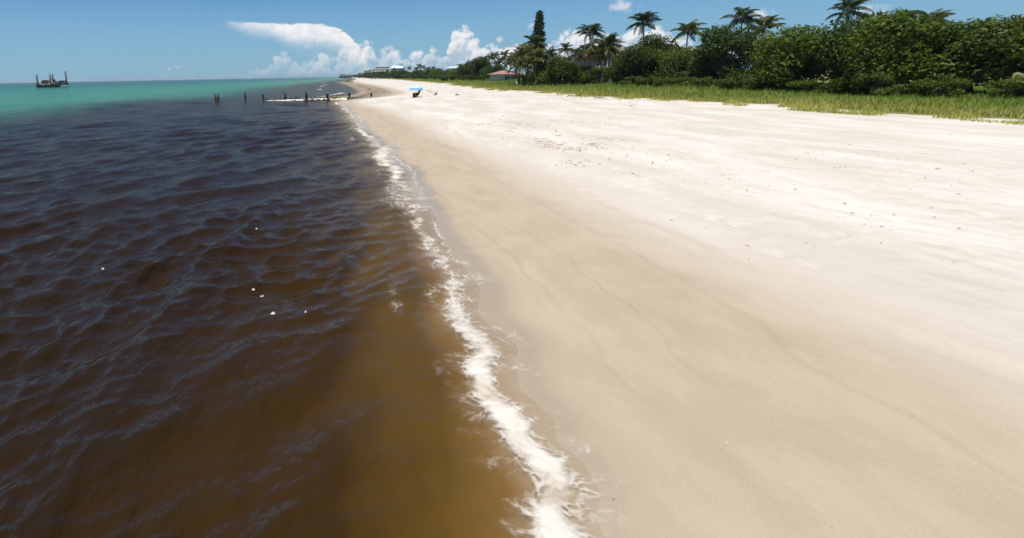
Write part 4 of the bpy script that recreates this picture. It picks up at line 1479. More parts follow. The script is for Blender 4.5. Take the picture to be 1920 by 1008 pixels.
def gable_house():
    Yg = 150.0
    c = at_depth(1085, 105, Yg)
    z0 = gz(c.x, Yg)
    H = at_depth(1085, 105, Yg).z - z0 - 0.6
    e = empty('white_house', (c.x, Yg, z0), 'white house with dark gabled roof peeping out left of the tallest trunk', 'house', rz=R(-4))
    W, D = 4.2, 6.0
    ops = [(-0.9, 0.9, H - 2.2, H - 0.7), (-1.2, 1.2, 0.3, 2.2)]
    wall_with_openings('wall', e, W, H, 0.2, -D / 2, ops, M['white_plaster'])
    MB().box((-W / 2 + 0.1, 0.1, H / 2), (0.2, D - 0.2, H)).box((W / 2 - 0.1, 0.1, H / 2), (0.2, D - 0.2, H)).box((0, D / 2 - 0.1, H / 2), (W - 0.4, 0.2, H)).build('wall', M['white_plaster'], e)
    MB().hull([(-W / 2, -D / 2, H + 0.002), (W / 2, -D / 2, H + 0.002), (0, -D / 2, H + 1.15), (-W / 2, D / 2, H + 0.002), (W / 2, D / 2, H + 0.002), (0, D / 2, H + 1.15)]).build('gable', M['white_plaster'], e)
    mb = MB()
    for s in (-1, 1):
        mb.box((s * (W / 4 + 0.18), 0, H + 0.6), (W / 2 + 0.75, D + 1.0, 0.16), (0, s * math.atan2(1.15, W / 2), 0))
    mb.build('roof', M['dark_roof'], e)
    for x0, x1, zb, zt in ops:
        fr = MB().box((0, -D / 2 + 0.08, zb + 0.05), (x1 - x0, 0.06, 0.1)).box((0, -D / 2 + 0.08, zt - 0.05), (x1 - x0, 0.06, 0.1)).box((0, -D / 2 + 0.08, (zb + zt) / 2), (0.07, 0.06, zt - zb - 0.2)).build('window', M['white_plaster'], e)
        MB().box((0, -D / 2 + 0.14, (zb + zt) / 2), (x1 - x0, 0.02, zt - zb)).build('pane', M['glass'], fr)


gable_house()


def apartment(px0, px1, py_top, Y, floors, label, roof='flat', wall='white_plaster', D=14.0, rz=0.0, name='apartment_block', bays=None, setback=0, cupola=False, roof_h=3.0):
    a, b = at_depth(px0, 140, Y), at_depth(px1, 140, Y)
    W = b.x - a.x
    cx = (a.x + b.x) / 2
    z0 = gz(cx, Y)
    H = at_depth((px0 + px1) / 2, py_top, Y).z - z0 - (roof_h if roof == 'hip' else 0.5)
    e = empty(name, (cx, Y, z0), label, 'building', rz=rz)
    fh = H / floors
    bays = bays or max(3, int(W / 4.0))
    bw = W / bays
    MB().box((0, 0.8, H / 2), (W, D - 1.6, H)).build('wall', M[wall], e)
    for f in range(floors):
        # each floor: balcony slab with rail, then dark openings between piers
        wd_ = W - (setback if f >= floors - 1 else 0)
        sl_ = MB().box((0, -D / 2 + 0.1, f * fh + 0.12), (W + 0.6, 1.8, 0.24)).build('balcony', M['white'], e)
        MB().box((0, -D / 2 - 0.72, f * fh + 0.76), (W + 0.5, 0.06, 1.0)).build('rail', M[wall], sl_)
        for k in range(bays):
            x = -W / 2 + bw * (k + 0.5)
            wn = MB().box((x, -D / 2 + 1.52, f * fh + fh * 0.5 + 0.1), (bw * 0.74, 0.14, fh * 0.74)).build('window', M['white'], e)
            MB().box((x, -D / 2 + 1.42, f * fh + fh * 0.5 + 0.1), (bw * 0.66, 0.04, fh * 0.66)).build('pane', M['glass'], wn)
    for k in range(bays + 1):
        x = -W / 2 + bw * k
        MB().box((x, -D / 2 + 0.45, H / 2), (0.35, 1.0, H)).build('pier', M['white'], e)
    if roof == 'hip':
        mb = MB()
        hip_roof(mb, W, D, H + 0.003, roof_h, 1.2, 0.7, 0.4)
        rf = mb.build('roof', M['metal_roof'], e)
    else:
        rf = MB().box((0, 0, H + 0.26), (W + 1.4, D + 1.2, 0.5)).build('roof', M['white'], e)
    if cupola:
        x = W / 2 - 1.5
        MB().box((x, 0, H + roof_h + 0.2), (3.6, 3.6, 3.2)).box((x, 0, H + roof_h + 2.2), (4.4, 4.4, 0.5)).box((x, 0, H + roof_h + 2.7), (2.6, 2.6, 0.6)).build('cupola', M['white'], rf)
    return e


apartment(703, 728, 125.2, 600, 5, 'white flat roofed apartment block with balcony rows above the distant trees', bays=6)
apartment(697, 703.4, 129.5, 604, 4, 'narrow stepped wing at the left end of the white apartment block', bays=2)
apartment(733, 754, 123.5, 545, 4, 'apartment block under a pale hipped metal roof with white cupola', roof='hip', wall='grey_plaster', bays=5, cupola=True)
apartment(683, 691, 132.4, 900, 4, 'pale apartment block left of the larger white blocks', bays=3, wall='cream_plaster')
apartment(690.5, 696.5, 131.0, 780, 4, 'small cream block tucked beside the stepped wing', bays=2, wall='cream_plaster')
apartment(671.5, 679, 136.2, 1150, 3, 'distant low white block half way along the far shore', bays=3)
apartment(650.5, 663, 139.4, 1500, 3, 'long distant house row with white roofs near the headland', bays=6)
apartment(637.5, 648, 139.4, 1700, 3, 'outermost distant grey and white house on the headland', bays=5, wall='grey_plaster')
apartment(841, 862, 124.8, 380, 3, 'long white roofed building showing above the trees left of the domed tree', roof='hip', bays=4, roof_h=1.6)

# beach tent far off
c = on_level(694, 145.6, 0.9)
c = at_depth(694, 145.2, 760)
e = empty('beach_tent', (c.x, 760, gz(c.x, 760)), 'tiny white beach tent in front of the distant blocks', 'tent')
MB().hull([(-2.2, -2, 2.0), (2.2, -2, 2.0), (2.2, 2, 2.0), (-2.2, 2, 2.0), (0, 0, 3.3)]).build('canopy', M['white'], e)
for sx in (-2, 2):
    for sy in (-1.8, 1.8):
        MB().tube([(sx, sy, -0.1), (sx, sy, 2.02)], 0.07, 6).build('leg', M['alu'], e)


# ------------------------------------------------------------------ the barge
def barge():
    Yb = on_level(98, 164.2).y
    th = R(26)                            # the long side faces the beach
    ct_, sn_ = math.cos(th), math.sin(th)
    mid = at_depth(98.6, 164.2, Yb)
    cx = mid.x

    def local_x(px, py, y):
        """place along the hull, at y across it, seen in photo column px"""
        d = ray(px, py)
        k = d.x / d.y
        return (k * (Yb + y * ct_) - cx + y * sn_) / (ct_ - k * sn_)
    W = 21.0
    s = W / 27.0
    e = empty('jack_up_barge', (cx, Yb, 0), 'dark jack up work barge with four tall spud piles lying offshore', 'barge', rz=th)
    D = 11.0 * s
    h = MB()
    hw = W / 2
    h.hull([(-hw + 0.5, -D / 2, -0.8), (hw - 0.5, -D / 2, -0.8), (hw - 0.5, D / 2, -0.8), (-hw + 0.5, D / 2, -0.8),
            (-hw, -D / 2, 2.0), (hw, -D / 2, 2.0), (hw, D / 2, 2.0), (-hw, D / 2, 2.0)])
    h.build('hull', M['hull_dark'], e)
    MB().box((0, -D / 2 - 0.06, 1.82), (W, 0.12, 0.26)).build('rubbing_strake', M['rust'], e)
    for k in range(9):
        MB().tube([(-hw + 1.6 + k * (W - 3.2) / 8, -D / 2 - 0.22, 0.55 + 0.5 * math.cos(q * 0.7854)) if False else (-hw + 1.6 + k * (W - 3.2) / 8, -D / 2 - 0.02, 0.55) for q in (0,)] + [(-hw + 1.6 + k * (W - 3.2) / 8, -D / 2 - 0.34, 0.55)], 0.42, 10).build('tyre_fender', M['rubber'], e)
    # spuds: x, y, top in photo pixels
    for px, pyt, yy, col in ((68.8, 140, -D / 2 + 1.2, 0), (93.5, 139.5, D / 2 - 1.2, 0), (98.4, 138.6, -D / 2 + 1.0, 0), (123.2, 134, D / 2 - 1.4, 1)):
        x = local_x(px + 1.6, 152, yy)
        t_ = at_depth(px, pyt, Yb + x * sn_ + yy * ct_)
        sp = MB().tube([(x, yy, -2.5), (x - 0.3, yy, t_.z)], 0.52, 12).build('spud_pile', M['steel_dark'], e)
        MB().tube([(x, yy, 1.3), (x, yy, 3.0)], 0.85, 12).box((x, yy, 1.7), (2.0, 2.0, 0.7), None, 0.1).build('spud_guide', M['brown_steel'], sp)
    # deck house with dark glazing
    x = -4.3
    dh = MB().box((x, 1.2, 2.6), (5.4, 3.6, 2.5), None, 0.08).box((x, 1.2, 4.2), (4.2, 3.0, 0.9), None, 0.08).build('deck_house', M['brown_steel'], e)
    MB().box((x, 1.2, 3.92), (6.0, 4.2, 0.12)).box((x, 1.2, 4.72), (4.8, 3.6, 0.12)).build('roof', M['white_plaster'], dh)
    for k in range(4):
        MB().box((x - 1.9 + k * 1.27, -0.62, 2.9), (0.8, 0.06, 0.8)).build('window', M['glass'], dh)
    # heap of pale sacks and pipe along the fore deck
    mb = MB()
    rr = random.Random(3)
    for k in range(16):
        mb.box((-hw + 2.4 + rr.random() * 6.6, -D / 2 + 0.8 + rr.random() * 2.4, 1.6 + 0.1 * rr.random()), (0.9 + rr.random() * 0.6, 0.6, 0.5), (0, 0, rr.random() * 3), 0.1)
    mb.build('sack_heap', M['white_plaster'], e)['kind'] = 'stuff'
    mb = MB()
    for k in range(5):
        mb.tube([(-hw + 1.2, -D / 2 + 3.4 + 0.4 * k, 1.6), (-hw + 5.6, -D / 2 + 3.6 + 0.4 * k, 1.6)], 0.2, 8)
    mb.build('pipe_stack', M['rust'], e)
    # orange crawler excavator amidships
    xx = 2.6
    MB().box((xx, -1.2, 3.2), (3.4, 2.8, 1.5), None, 0.15).box((xx - 1.0, -1.9, 4.4), (1.5, 1.2, 1.5), None, 0.12).build('excavator_body', M['orange'], e)
    for yy in (-2.5, 0.1):
        MB().tube([(xx - 1.9, yy, 1.85), (xx + 1.9, yy, 1.85)], 0.5, 10).box((xx, yy, 1.85), (3.6, 0.6, 0.9), None, 0.1).build('excavator_track', M['rubber'], e)
    MB().tube([(xx - 1.2, -1.0, 3.6), (xx - 3.0, -1.1, 6.0), (xx - 4.3, -1.2, 5.0), (xx - 4.5, -1.2, 2.9)], [0.34, 0.34, 0.26, 0.2], 6).hull([(xx - 5.0, -1.7, 2.3), (xx - 4.1, -1.7, 2.3), (xx - 5.0, -0.7, 2.3), (xx - 4.1, -0.7, 2.3), (xx - 4.9, -1.5, 3.1), (xx - 4.2, -0.9, 3.1)]).build('excavator_arm', M['orange'], e)
    MB().box((xx - 1.0, -2.52, 4.5), (1.2, 0.05, 1.0)).build('excavator_window', M['glass'], e)
    MB().box((xx - 1.6, -D / 2 + 0.7, 2.0), (2.2, 1.2, 1.4), None, 0.06).build('generator_box', M['orange'], e)
    # blue container, tank and winch aft
    ct = MB().box((7.2, 1.4, 2.75), (5.6, 2.6, 2.75)).build('container', M['blue_steel'], e)
    mb = MB()
    for k in range(15):
        mb.box((4.7 + k * 0.36, 0.06, 2.75), (0.14, 0.08, 2.5))
    mb.build('corrugation', M['blue_steel'], ct)
    MB().tube([(7.4, -2.2, 2.2), (9.9, -2.2, 2.2)], 0.95, 12).build('fuel_tank', M['steel_dark'], e)
    MB().tube([(5.8, -2.8, 2.0), (7.6, -2.8, 2.0)], 0.7, 12).box((6.7, -2.8, 1.5), (2.2, 1.2, 0.4)).build('winch', M['steel_dark'], e)
    mb = MB()
    for sx in np.linspace(-hw + 0.4, hw - 0.4, 14):
        mb.tube([(sx, D / 2 - 0.25, 1.3), (sx, D / 2 - 0.25, 2.3)], 0.05, 5)
    mb.tube([(-hw + 0.4, D / 2 - 0.25, 2.3), (hw - 0.4, D / 2 - 0.25, 2.3)], 0.05, 5).tube([(-hw + 0.4, D / 2 - 0.25, 1.8), (hw - 0.4, D / 2 - 0.25, 1.8)], 0.04, 5)
    mb.build('guard_rail', M['steel_dark'], e)
    for ch in e.children:                # everything standing on the deck
        if ch.name.split('.')[0] not in ('hull', 'rubbing_strake', 'tyre_fender', 'spud_pile'):
            ch.location.z += 0.65
        elif ch.name.startswith('spud_pile'):
            for g in ch.children:
                g.location.z += 0.65
    # tender moored alongside
    xt, yt = local_x(120.6, 163, -D / 2 - 1.7), -D / 2 - 1.7
    q = Vector((cx + xt * ct_ - yt * sn_, Yb + xt * sn_ + yt * ct_, 0))
    t = empty('tender_boat', q, 'small white cabin boat moored against the right end of the barge', 'boat', rz=th)
    hl = MB()
    hl.hull([(-2.7, -0.8, -0.3), (1.8, -0.8, -0.3), (1.8, 0.8, -0.3), (-2.7, 0.8, -0.3), (-2.9, -1.15, 0.95), (1.9, -1.15, 1.0), (1.9, 1.15, 1.0), (-2.9, 1.15, 0.95), (3.4, 0, 1.25), (2.7, 0, -0.25)])
    hl.build('hull', M['white'], t)
    MB().box((0.1, 0, 1.55), (2.4, 1.7, 1.05), None, 0.12).build('cabin', M['white'], t)
    MB().box((0.1, -0.87, 1.65), (1.9, 0.04, 0.5)).box((1.32, 0, 1.65), (0.04, 1.4, 0.5)).build('window', M['glass'], t)
    MB().box((0.1, 0, 2.14), (2.9, 2.0, 0.1)).build('roof', M['white'], t)
    MB().box((-3.15, 0, 0.75), (0.5, 0.5, 1.0), None, 0.08).build('outboard_motor', M['rubber'], t)


barge()


def motor_boat():
    Y = 1900.0
    c = at_depth(466.5, 148, Y)
    e = empty('motor_boat', (c.x, Y, 0), 'tiny white motor boat under way on the horizon', 'boat')
    MB().hull([(-4.2, -1.4, -0.4), (3, -1.4, -0.4), (3, 1.4, -0.4), (-4.2, 1.4, -0.4), (-4.4, -1.8, 1.6), (3.2, -1.8, 1.8), (3.2, 1.8, 1.8), (-4.4, 1.8, 1.6), (6, 0, 2.3)]).build('hull', M['white'], e)
    MB().box((0.6, 0, 2.6), (2.6, 2.2, 1.6), None, 0.1).build('console', M['steel_dark'], e)
    MB().box((0.6, 0, 4.4), (3.4, 2.8, 0.16)).tube([(-0.6, -1, 1.7), (-0.6, -1, 4.4)], 0.08, 6).tube([(1.8, 1, 1.7), (1.8, 1, 4.4)], 0.08, 6).build('top', M['steel_dark'], e)
    V, A = [], []
    xs = np.linspace(-22, -4, 30)
    ys = np.linspace(-2.4, 2.4, 9)
    XXw, YYw = np.meshgrid(xs, ys, indexing='ij')
    cv = np.clip((XXw + 22) / 18, 0, 1) * (1 - (YYw / 2.5) ** 2)
    ZZw = 0.1 + 0.9 * cv
    me_ = np_mesh('wake', np.stack([XXw, YYw, ZZw], -1).reshape(-1, 3), grid_faces(*XXw.shape), foam_m, True, {'cover': cv * 1.3})
    tag(link_mesh('wake_foam', me_, None, (c.x, Y, 0)), 'white wake streaming behind the distant motor boat', 'foam', kind='stuff')


motor_boat()


# ------------------------------------------------------------------ groyne, posts, birds
def base_on(px, py, z=0.0):
    return on_level(px, py, z)


def groyne():
    pl, pr = on_level(499, 189.3, 0.02), on_level(650, 186.8, 0.05)
    e = empty('groyne', (pl.x, pl.y, 0), 'low pale groyne running out from the sand between the row of posts', 'groyne')
    d = (pr - pl)
    L = math.hypot(d.x, d.y)
    nx = 90
    ring = 12
    rr = np.random.default_rng(8)
    V = []
    for i in range(nx + 1):
        t = i / nx
        cx, cy = d.x * t, d.y * t
        top_ = 0.08 + 0.24 * min(1, t * 1.15) + 0.05 * float(vnoise(np.array([t * 14]), np.array([0.3]), 5)[0]) + 0.05 * float(vnoise(np.array([t * 40]), np.array([2.3]), 6)[0])
        wd_ = 0.45 + 0.2 * t + 0.2 * float(vnoise(np.array([t * 18]), np.array([7.0]), 7)[0])
        nxv, nyv = -d.y / L, d.x / L
        for k in range(ring):
            a = math.pi * k / (ring - 1)
            o = math.cos(a) * wd_ * (1 + 0.12 * float(vnoise(np.array([t * 60]), np.array([k * 1.7]), 9)[0]))
            zz = -0.35 + (top_ + 0.35) * math.sin(a) ** 0.55 + 0.03 * rr.normal()
            V.append((cx + nxv * o, cy + nyv * o, zz))
    me_ = np_mesh('groyne_body', np.array(V), grid_faces(nx + 1, ring), M['groyne'], True)
    link_mesh('groyne_body', me_, e)
    # stones in front of it
    STO = ['third', 'fourth', 'fifth', 'sixth', 'seventh', 'eighth', 'second', 'first']
    for i, (px, py, s) in enumerate([(578, 188.6, 0.5), (584, 188.9, 0.6), (590, 188.9, 0.55), (596, 188.6, 0.5), (608, 188.2, 0.45), (617, 188.0, 0.5), (571, 188.6, 0.4), (553, 188.9, 0.35)]):
        p = on_level(px, py, 0.0)
        mb = MB()
        q = random.Random(i)
        pts = []
        for k in range(16):
            v_ = Vector((q.gauss(0, 1), q.gauss(0, 1), q.gauss(0, 1))).normalized()
            pts.append((v_.x * s * 1.3, v_.y * s, v_.z * s * 0.5))
        mb.hull(pts)
        o = mb.build('stone', M['rock'], None, (p.x, p.y, 0.02))
        tag(o, f'{STO[i]} dark wet stone from the left along the near side of the groyne', 'stone', 'stones along the groyne')
    p = on_level(627, 184.5, 0.35)
    mb = MB()
    q = random.Random(5)
    for k in range(34):
        a = q.random() * 6.28
        l = 0.12 + q.random() * 0.5
        b = Vector((q.gauss(0, 0.42), q.gauss(0, 0.2), 0))
        mb.tube([b, b + Vector((math.cos(a) * l * 0.5, math.sin(a) * l * 0.5, 0.22 + 0.12 * q.random())), b + Vector((math.cos(a) * l, math.sin(a) * l, 0.08))], [0.05, 0.05, 0.02], 4)
    o = mb.build('seaweed_clump', M['weed'], None, (p.x, p.y, 0.27))
    tag(o, 'yellow green clump of weed lying on the landward end of the groyne', 'seaweed')


groyne()


def post(px, py_base, py_top, lb, lean=(0, 0), r=0.2, cap=False, name='wooden_post', z=0.0, notch=0):
    p = on_level(px, py_base, z)
    t = at_depth(px, py_top, p.y)
    H = t.z - z
    e = empty(name, (p.x, p.y, z), lb, 'post', 'row of old posts across the water')
    q = random.Random(int(px))
    mb = MB()
    pts, rad = [], []
    for k in range(7):
        f = k / 6
        pts.append((lean[0] * f * f + q.uniform(-0.02, 0.02), lean[1] * f, -1.0 + (H + 1.0) * f))
        rad.append(r * (1.12 - 0.2 * f + q.uniform(-0.06, 0.06)))
    if not cap:
        rad[-1] *= 0.72
    mb.tube(pts, rad, 9)
    mb.build('shaft', M['pile'], e)
    top = Vector(pts[-1])
    if cap:
        MB().tube([top + Vector((0, 0, -0.5)), top + Vector((0, 0, -0.2)), top + Vector((0, 0, 0.02)), top + Vector((0, 0, 0.1))], [r * 1.0, r * 1.75, r * 1.9, r * 1.5], 9).build('post_head', M['pile'], e)
    if notch:
        MB().tube([top + Vector((0.02, 0, -0.1)), top + Vector((-0.12, 0, 0.14)), top + Vector((-0.2, 0, 0.3))], [r * 0.7, r * 0.5, r * 0.12], 6).build('splinter', M['pile'], e)
    MB().tube([(0, 0, -0.25), (0, 0, 0.18)], [r * 1.32, r * 1.22], 9).build('barnacle_band', M['rock'], e)
    return p, H


def bird(name, loc, s, rz, label, mat='bird', pitch=0.5, group=None):
    e = empty(name, loc, label, 'bird', group, rz)
    e.scale = (s, s, s)
    d = Vector((math.cos(pitch), 0, math.sin(pitch)))
    b0 = Vector((0, 0, 0.24))
    MB().tube([b0 - d * 0.36, b0 - d * 0.22, b0, b0 + d * 0.16, b0 + d * 0.26, b0 + d * 0.3 + Vector((0.03, 0, 0.1)), b0 + d * 0.3 + Vector((0.1, 0, 0.14))],
              [0.015, 0.07, 0.13, 0.11, 0.055, 0.055, 0.03], 8).build('body', M[mat], e)
    h = b0 + d * 0.3 + Vector((0.08, 0, 0.13))
    MB().tube([h, h + Vector((0.2, 0, -0.06))], [0.03, 0.006], 6).build('bill', M['rock'], e)
    for sy in (-0.11, 0.11):
        MB().tube([b0 + d * 0.14 + Vector((0, sy, 0.02)), b0 - d * 0.1 + Vector((0, sy * 1.05, 0.02)), b0 - d * 0.42 + Vector((0, sy * 0.5, 0))], [0.04, 0.06, 0.01], 6).build('wing', M[mat], e)
    for sy in (-0.05, 0.05):
        MB().tube([(0.0, sy, 0.0), (0.0, sy, 0.18)], 0.012, 5).build('leg', M['rock'], e)
    return e


p, H = post(404.6, 190.3, 181.2, 'left post of the outermost close pair far out in the water', r=0.2)
bird('seabird', (p.x, p.y, H - 0.02), 1.1, R(170), 'grey seabird perched on the left post of the outermost pair', 'bird_grey', 1.25, 'seabirds on the outermost posts')
p, H = post(409.6, 190.3, 181.0, 'right post of the outermost close pair far out in the water', r=0.2)
bird('seabird', (p.x, p.y, H - 0.02), 1.1, R(185), 'grey seabird perched on the right post of the outermost pair', 'bird_grey', 1.3, 'seabirds on the outermost posts')
post(460, 188.4, 175.6, 'slender lone post between the outermost pair and the groyne tip', r=0.17, notch=1)
post(494.3, 188.6, 176.6, 'post leaning left at the seaward tip of the groyne', lean=(-0.12, 0), r=0.17)
post(536.3, 186.8, 174.6, 'taller back post of the leaning pair on the groyne', lean=(-0.18, 0), r=0.16, notch=1)
post(533.2, 189.0, 181.0, 'short broken post standing close before the leaning one', lean=(0.1, 0), r=0.17)
post(574.6, 189.0, 174.8, 'thick straight post in the middle of the groyne', r=0.24, notch=1)
post(614.2, 188.0, 177.2, 'post with wide dark head at the landward end of the groyne', r=0.15, cap=True)
post(655.0, 183.2, 176.2, 'short post with flared head on the wet sand edge', r=0.14, cap=True, z=0.0)
post(696.2, 179.8, 174.0, 'last low stump of the row, standing on the sand', r=0.2, z=0.1)
for i, (px, py, s, rz, lb) in enumerate([
        (500.2, 186.4, 0.8, 190, 'dark seabird standing just right of the groyne tip post'), (518.5, 186.9, 0.75, 170, 'dark seabird standing second from the groyne tip'),
        (526.0, 187.2, 0.7, 185, 'dark seabird standing left of the broken post'), (545.0, 185.9, 0.75, 160, 'dark seabird standing right of the leaning post'),
        (553.6, 185.2, 0.85, 20, 'left bird of the pair in the middle of the groyne'), (558.4, 184.9, 0.85, 175, 'right bird of the pair in the middle of the groyne'),
        (584.2, 183.4, 0.8, 175, 'left bird of the pair between the thick post and the wide headed post'), (590.3, 183.0, 0.85, 170, 'right bird of the pair between the thick post and the wide headed post')]):
    g0, g1 = on_level(499, 189.3, 0.02), on_level(650, 186.8, 0.05)
    c = at_depth(px, py, g0.y + (g1.y - g0.y) * (px - 499) / 151)
    t = (c.x - g0.x) / (g1.x - g0.x)
    bird('seabird', (c.x, c.y, 0.08 + 0.24 * min(1, t * 1.15) - 0.01), s, R(rz), lb, 'bird', 0.6, 'seabirds on the groyne')


# ------------------------------------------------------------------ things on the beach
def umbrella_and_chair():
    p = on_level(779.5, 183.2, 0.62)
    for _ in range(3):
        p = on_level(779.5, 183.2, gz(p.x, p.y))
    Y = p.y
    m = math.hypot(Y, p.x) / 1000          # metres per photo pixel
    # parasol
    q = at_depth(778.6, 182.2, Y + 0.5)
    zb = gz(q.x, q.y)
    zt = at_depth(780.4, 160.2, q.y).z
    zr = at_depth(780.4, 167.6, q.y).z
    e = empty('beach_umbrella', (q.x, q.y, zb), 'blue banded beach umbrella open above the dark chair', 'umbrella')
    Rr = 12.4 * m
    N_ = 8
    rings = [(0.0, zt), (0.30, zt - (zt - zr) * 0.10), (0.52, zt - (zt - zr) * 0.28), (0.62, zt - (zt - zr) * 0.40), (0.78, zt - (zt - zr) * 0.62), (0.84, zt - (zt - zr) * 0.70), (0.98, zt - (zt - zr) * 0.95), (1.0, zr)]
    V, Fc, MI = [], [], []
    K = 32
    off_x = at_depth(780.2, 168, q.y).x - q.x
    for r_, z_ in rings:
        for k in range(K):
            a = 2 * math.pi * k / K
            sc_ = 1 - 0.05 * (1 - abs(math.cos(a * N_ / 2))) * r_
            V.append((off_x + max(r_, 0.01) * Rr * sc_ * math.cos(a), max(r_, 0.01) * Rr * sc_ * math.sin(a), z_ - zb - 0.05 * (1 - abs(math.cos(a * N_ / 2))) * r_))
    band = [0, 1, 2, 1, 2, 2, 3]
    band = [0, 0, 2, 1, 2, 2, 3]
    for i in range(len(rings) - 1):
        for k in range(K):
            Fc.append((i * K + k, i * K + (k + 1) % K, (i + 1) * K + (k + 1) % K, (i + 1) * K + k))
            MI.append(band[i])
    me_ = np_mesh('canopy', np.array(V), np.array(Fc), [M['canopy_white'], M['canopy_pale'], M['canopy_blue'], M['canopy_navy']], False, None, MI)
    link_mesh('canopy', me_, e)
    mb = MB()
    for k in range(K):
        a0, a1 = 2 * math.pi * k / K, 2 * math.pi * (k + 1) / K
        z0_ = zr - zb - 0.06
        mb.poly([(off_x + Rr * math.cos(a0), Rr * math.sin(a0), z0_ + 0.05), (off_x + Rr * math.cos(a1), Rr * math.sin(a1), z0_ + 0.05), (off_x + Rr * math.cos(a1), Rr * math.sin(a1), z0_ - 0.04), (off_x + Rr * math.cos((a0 + a1) / 2), Rr * math.sin((a0 + a1) / 2), z0_ - 0.07), (off_x + Rr * math.cos(a0), Rr * math.sin(a0), z0_ - 0.04)])
    mb.build('valance', M['canopy_pale'], e)
    MB().tube([(0, 0, -0.3), (off_x, 0, zt - zb + 0.06)], 0.022, 8).build('pole', M['white'], e)
    for k in range(N_):
        a = 2 * math.pi * k / N_
        MB().tube([(off_x, 0, zt - zb - 0.05), (off_x + Rr * 0.97 * math.cos(a), Rr * 0.97 * math.sin(a), zr - zb - 0.02)], 0.012, 5).build('rib', M['alu'], e)
    MB().tube([(off_x, 0, zt - zb), (off_x, 0, zt - zb + 0.12)], [0.03, 0.015], 8).build('finial', M['white'], e)
    # reclining sling chair, back to the right, facing the sea
    c = on_level(780.8, 182.4, gz(p.x, p.y))
    z = gz(c.x, c.y)
    e = empty('beach_chair', (c.x, c.y, z), 'dark reclining sling chair under the blue umbrella facing the sea', 'chair', rz=R(8))
    s = 0.96
    W2 = 0.38 * s
    sp = [(-0.62, 0.42), (-0.52, 0.47), (-0.1, 0.30), (0.12, 0.27), (0.26, 0.44), (0.52, 0.98), (0.6, 1.06)]
    sp = [(x * s, z_ * s) for x, z_ in sp]

    def sling(i0, i1, nm):
        V, Fc = [], []
        seg = sp[i0:i1 + 1]
        for x, z_ in seg:
            for y in (-W2, W2):
                V += [(x, y, z_), (x + 0.03, y, z_ - 0.04)]
        for k in range(len(seg) - 1):
            a = k * 4
            Fc += [(a, a + 2, a + 6, a + 4), (a + 1, a + 5, a + 7, a + 3), (a, a + 4, a + 5, a + 1), (a + 2, a + 3, a + 7, a + 6)]
        link_mesh(nm, np_mesh(nm, np.array(V), np.array(Fc), M['chair_fabric'], False), e)
    sling(0, 3, 'seat')
    sling(3, 6, 'backrest')
    MB().tube([(0.42 * s, -W2 * 0.8, 0.9 * s), (0.42 * s, W2 * 0.8, 0.9 * s)], 0.09, 8).build('head_cushion', M['chair_fabric'], e)
    for y in (-W2 - 0.02, W2 + 0.02):
        MB().tube([(x, y, z_ - 0.02) for x, z_ in sp], 0.02, 6).build('side_rail', M['steel_dark'], e)
        MB().tube([(-0.45 * s, y, 0.44 * s), (-0.5 * s, y, 0.02), (0.3 * s, y, 0.02)], 0.02, 6).build('leg', M['steel_dark'], e)
        MB().tube([(0.34 * s, y, 0.02), (0.0, y, 0.5 * s)], 0.02, 6).build('leg', M['steel_dark'], e)
        g_ = math.copysign(0.012, y)
        MB().hull([(x * s, y + o_, z_ * s) for x, z_ in ((-0.5, 0.45), (-0.3, 0.58), (0.3, 0.62), (0.3, 0.42), (0.05, 0.16), (-0.42, 0.2)) for o_ in (0.022 + g_, 0.03 + g_)]).build('side_cloth', M['chair_fabric'], e)
        MB().tube([(-0.42 * s, y, 0.6 * s), (0.38 * s, y, 0.66 * s)], 0.03, 6).build('armrest', M['chair_fabric'], e)
    # bag beside the chair
    o = MB().hull([(-0.28, -0.16, 0), (0.28, -0.16, 0), (0.28, 0.16, 0), (-0.28, 0.16, 0), (-0.22, -0.1, 0.2), (0.24, -0.1, 0.22), (0.24, 0.1, 0.22), (-0.22, 0.1, 0.2)]).tube([(-0.15, 0, 0.2), (-0.08, 0, 0.27), (0.08, 0, 0.27), (0.15, 0, 0.2)], 0.02, 5).build('beach_bag', M['chair_fabric'], None, (c.x - 0.25, c.y - 0.05, z))
    tag(o, 'dark carry bag standing under the sling chair', 'bag')


umbrella_and_chair()


def ground_px(px, py, z=0.8):
    p = on_level(px, py, z)
    for _ in range(4):
        p = on_level(px, py, gz(p.x, p.y))
    return p


# pointed stump with a thin stick, right of the umbrella
p = ground_px(816.8, 178.4)
mb = MB().tube([(-0.12, 0, -0.1), (0.0, 0, 0.12), (0.1, 0, 0.36), (0.08, 0, 0.6)], [0.24, 0.17, 0.1, 0.02], 7)
tag(mb.build('driftwood_stump', M['drift_dark'], None, p), 'small dark pointed stump standing in the sand right of the umbrella', 'driftwood')
p = ground_px(819.8, 177.8)
tag(MB().tube([(0, 0, -0.2), (0.06, 0, 0.9)], [0.03, 0.02], 6).build('thin_stake', M['drift'], None, p), 'thin pale stake beside the pointed stump', 'stake')
# thin rod added in place of a shadowy runnel between umbrella and stump
a, b = ground_px(800, 170.2), ground_px(813.0, 174.4)
tag(MB().tube([a + Vector((0, 0, 0.03)), (a + b) / 2 + Vector((0, 0.4, 0.07)), b + Vector((0, 0, 0.03))], [0.03, 0.06, 0.04], 7).build('runnel_streak', M['drift'], None), 'long thin rod added for a shadowy runnel slanting towards the pointed stump', 'driftwood')
for px, py, lb in ((855.4, 179.6, 'left of two small dark birds standing on the open sand'), (859.2, 179.8, 'right and darker of two small birds standing on the open sand')):
    p = ground_px(px, py)
    bird('shorebird', p, 0.6, R(30 if px < 857 else 170), lb, 'bird', 0.35, 'small birds on the open sand')
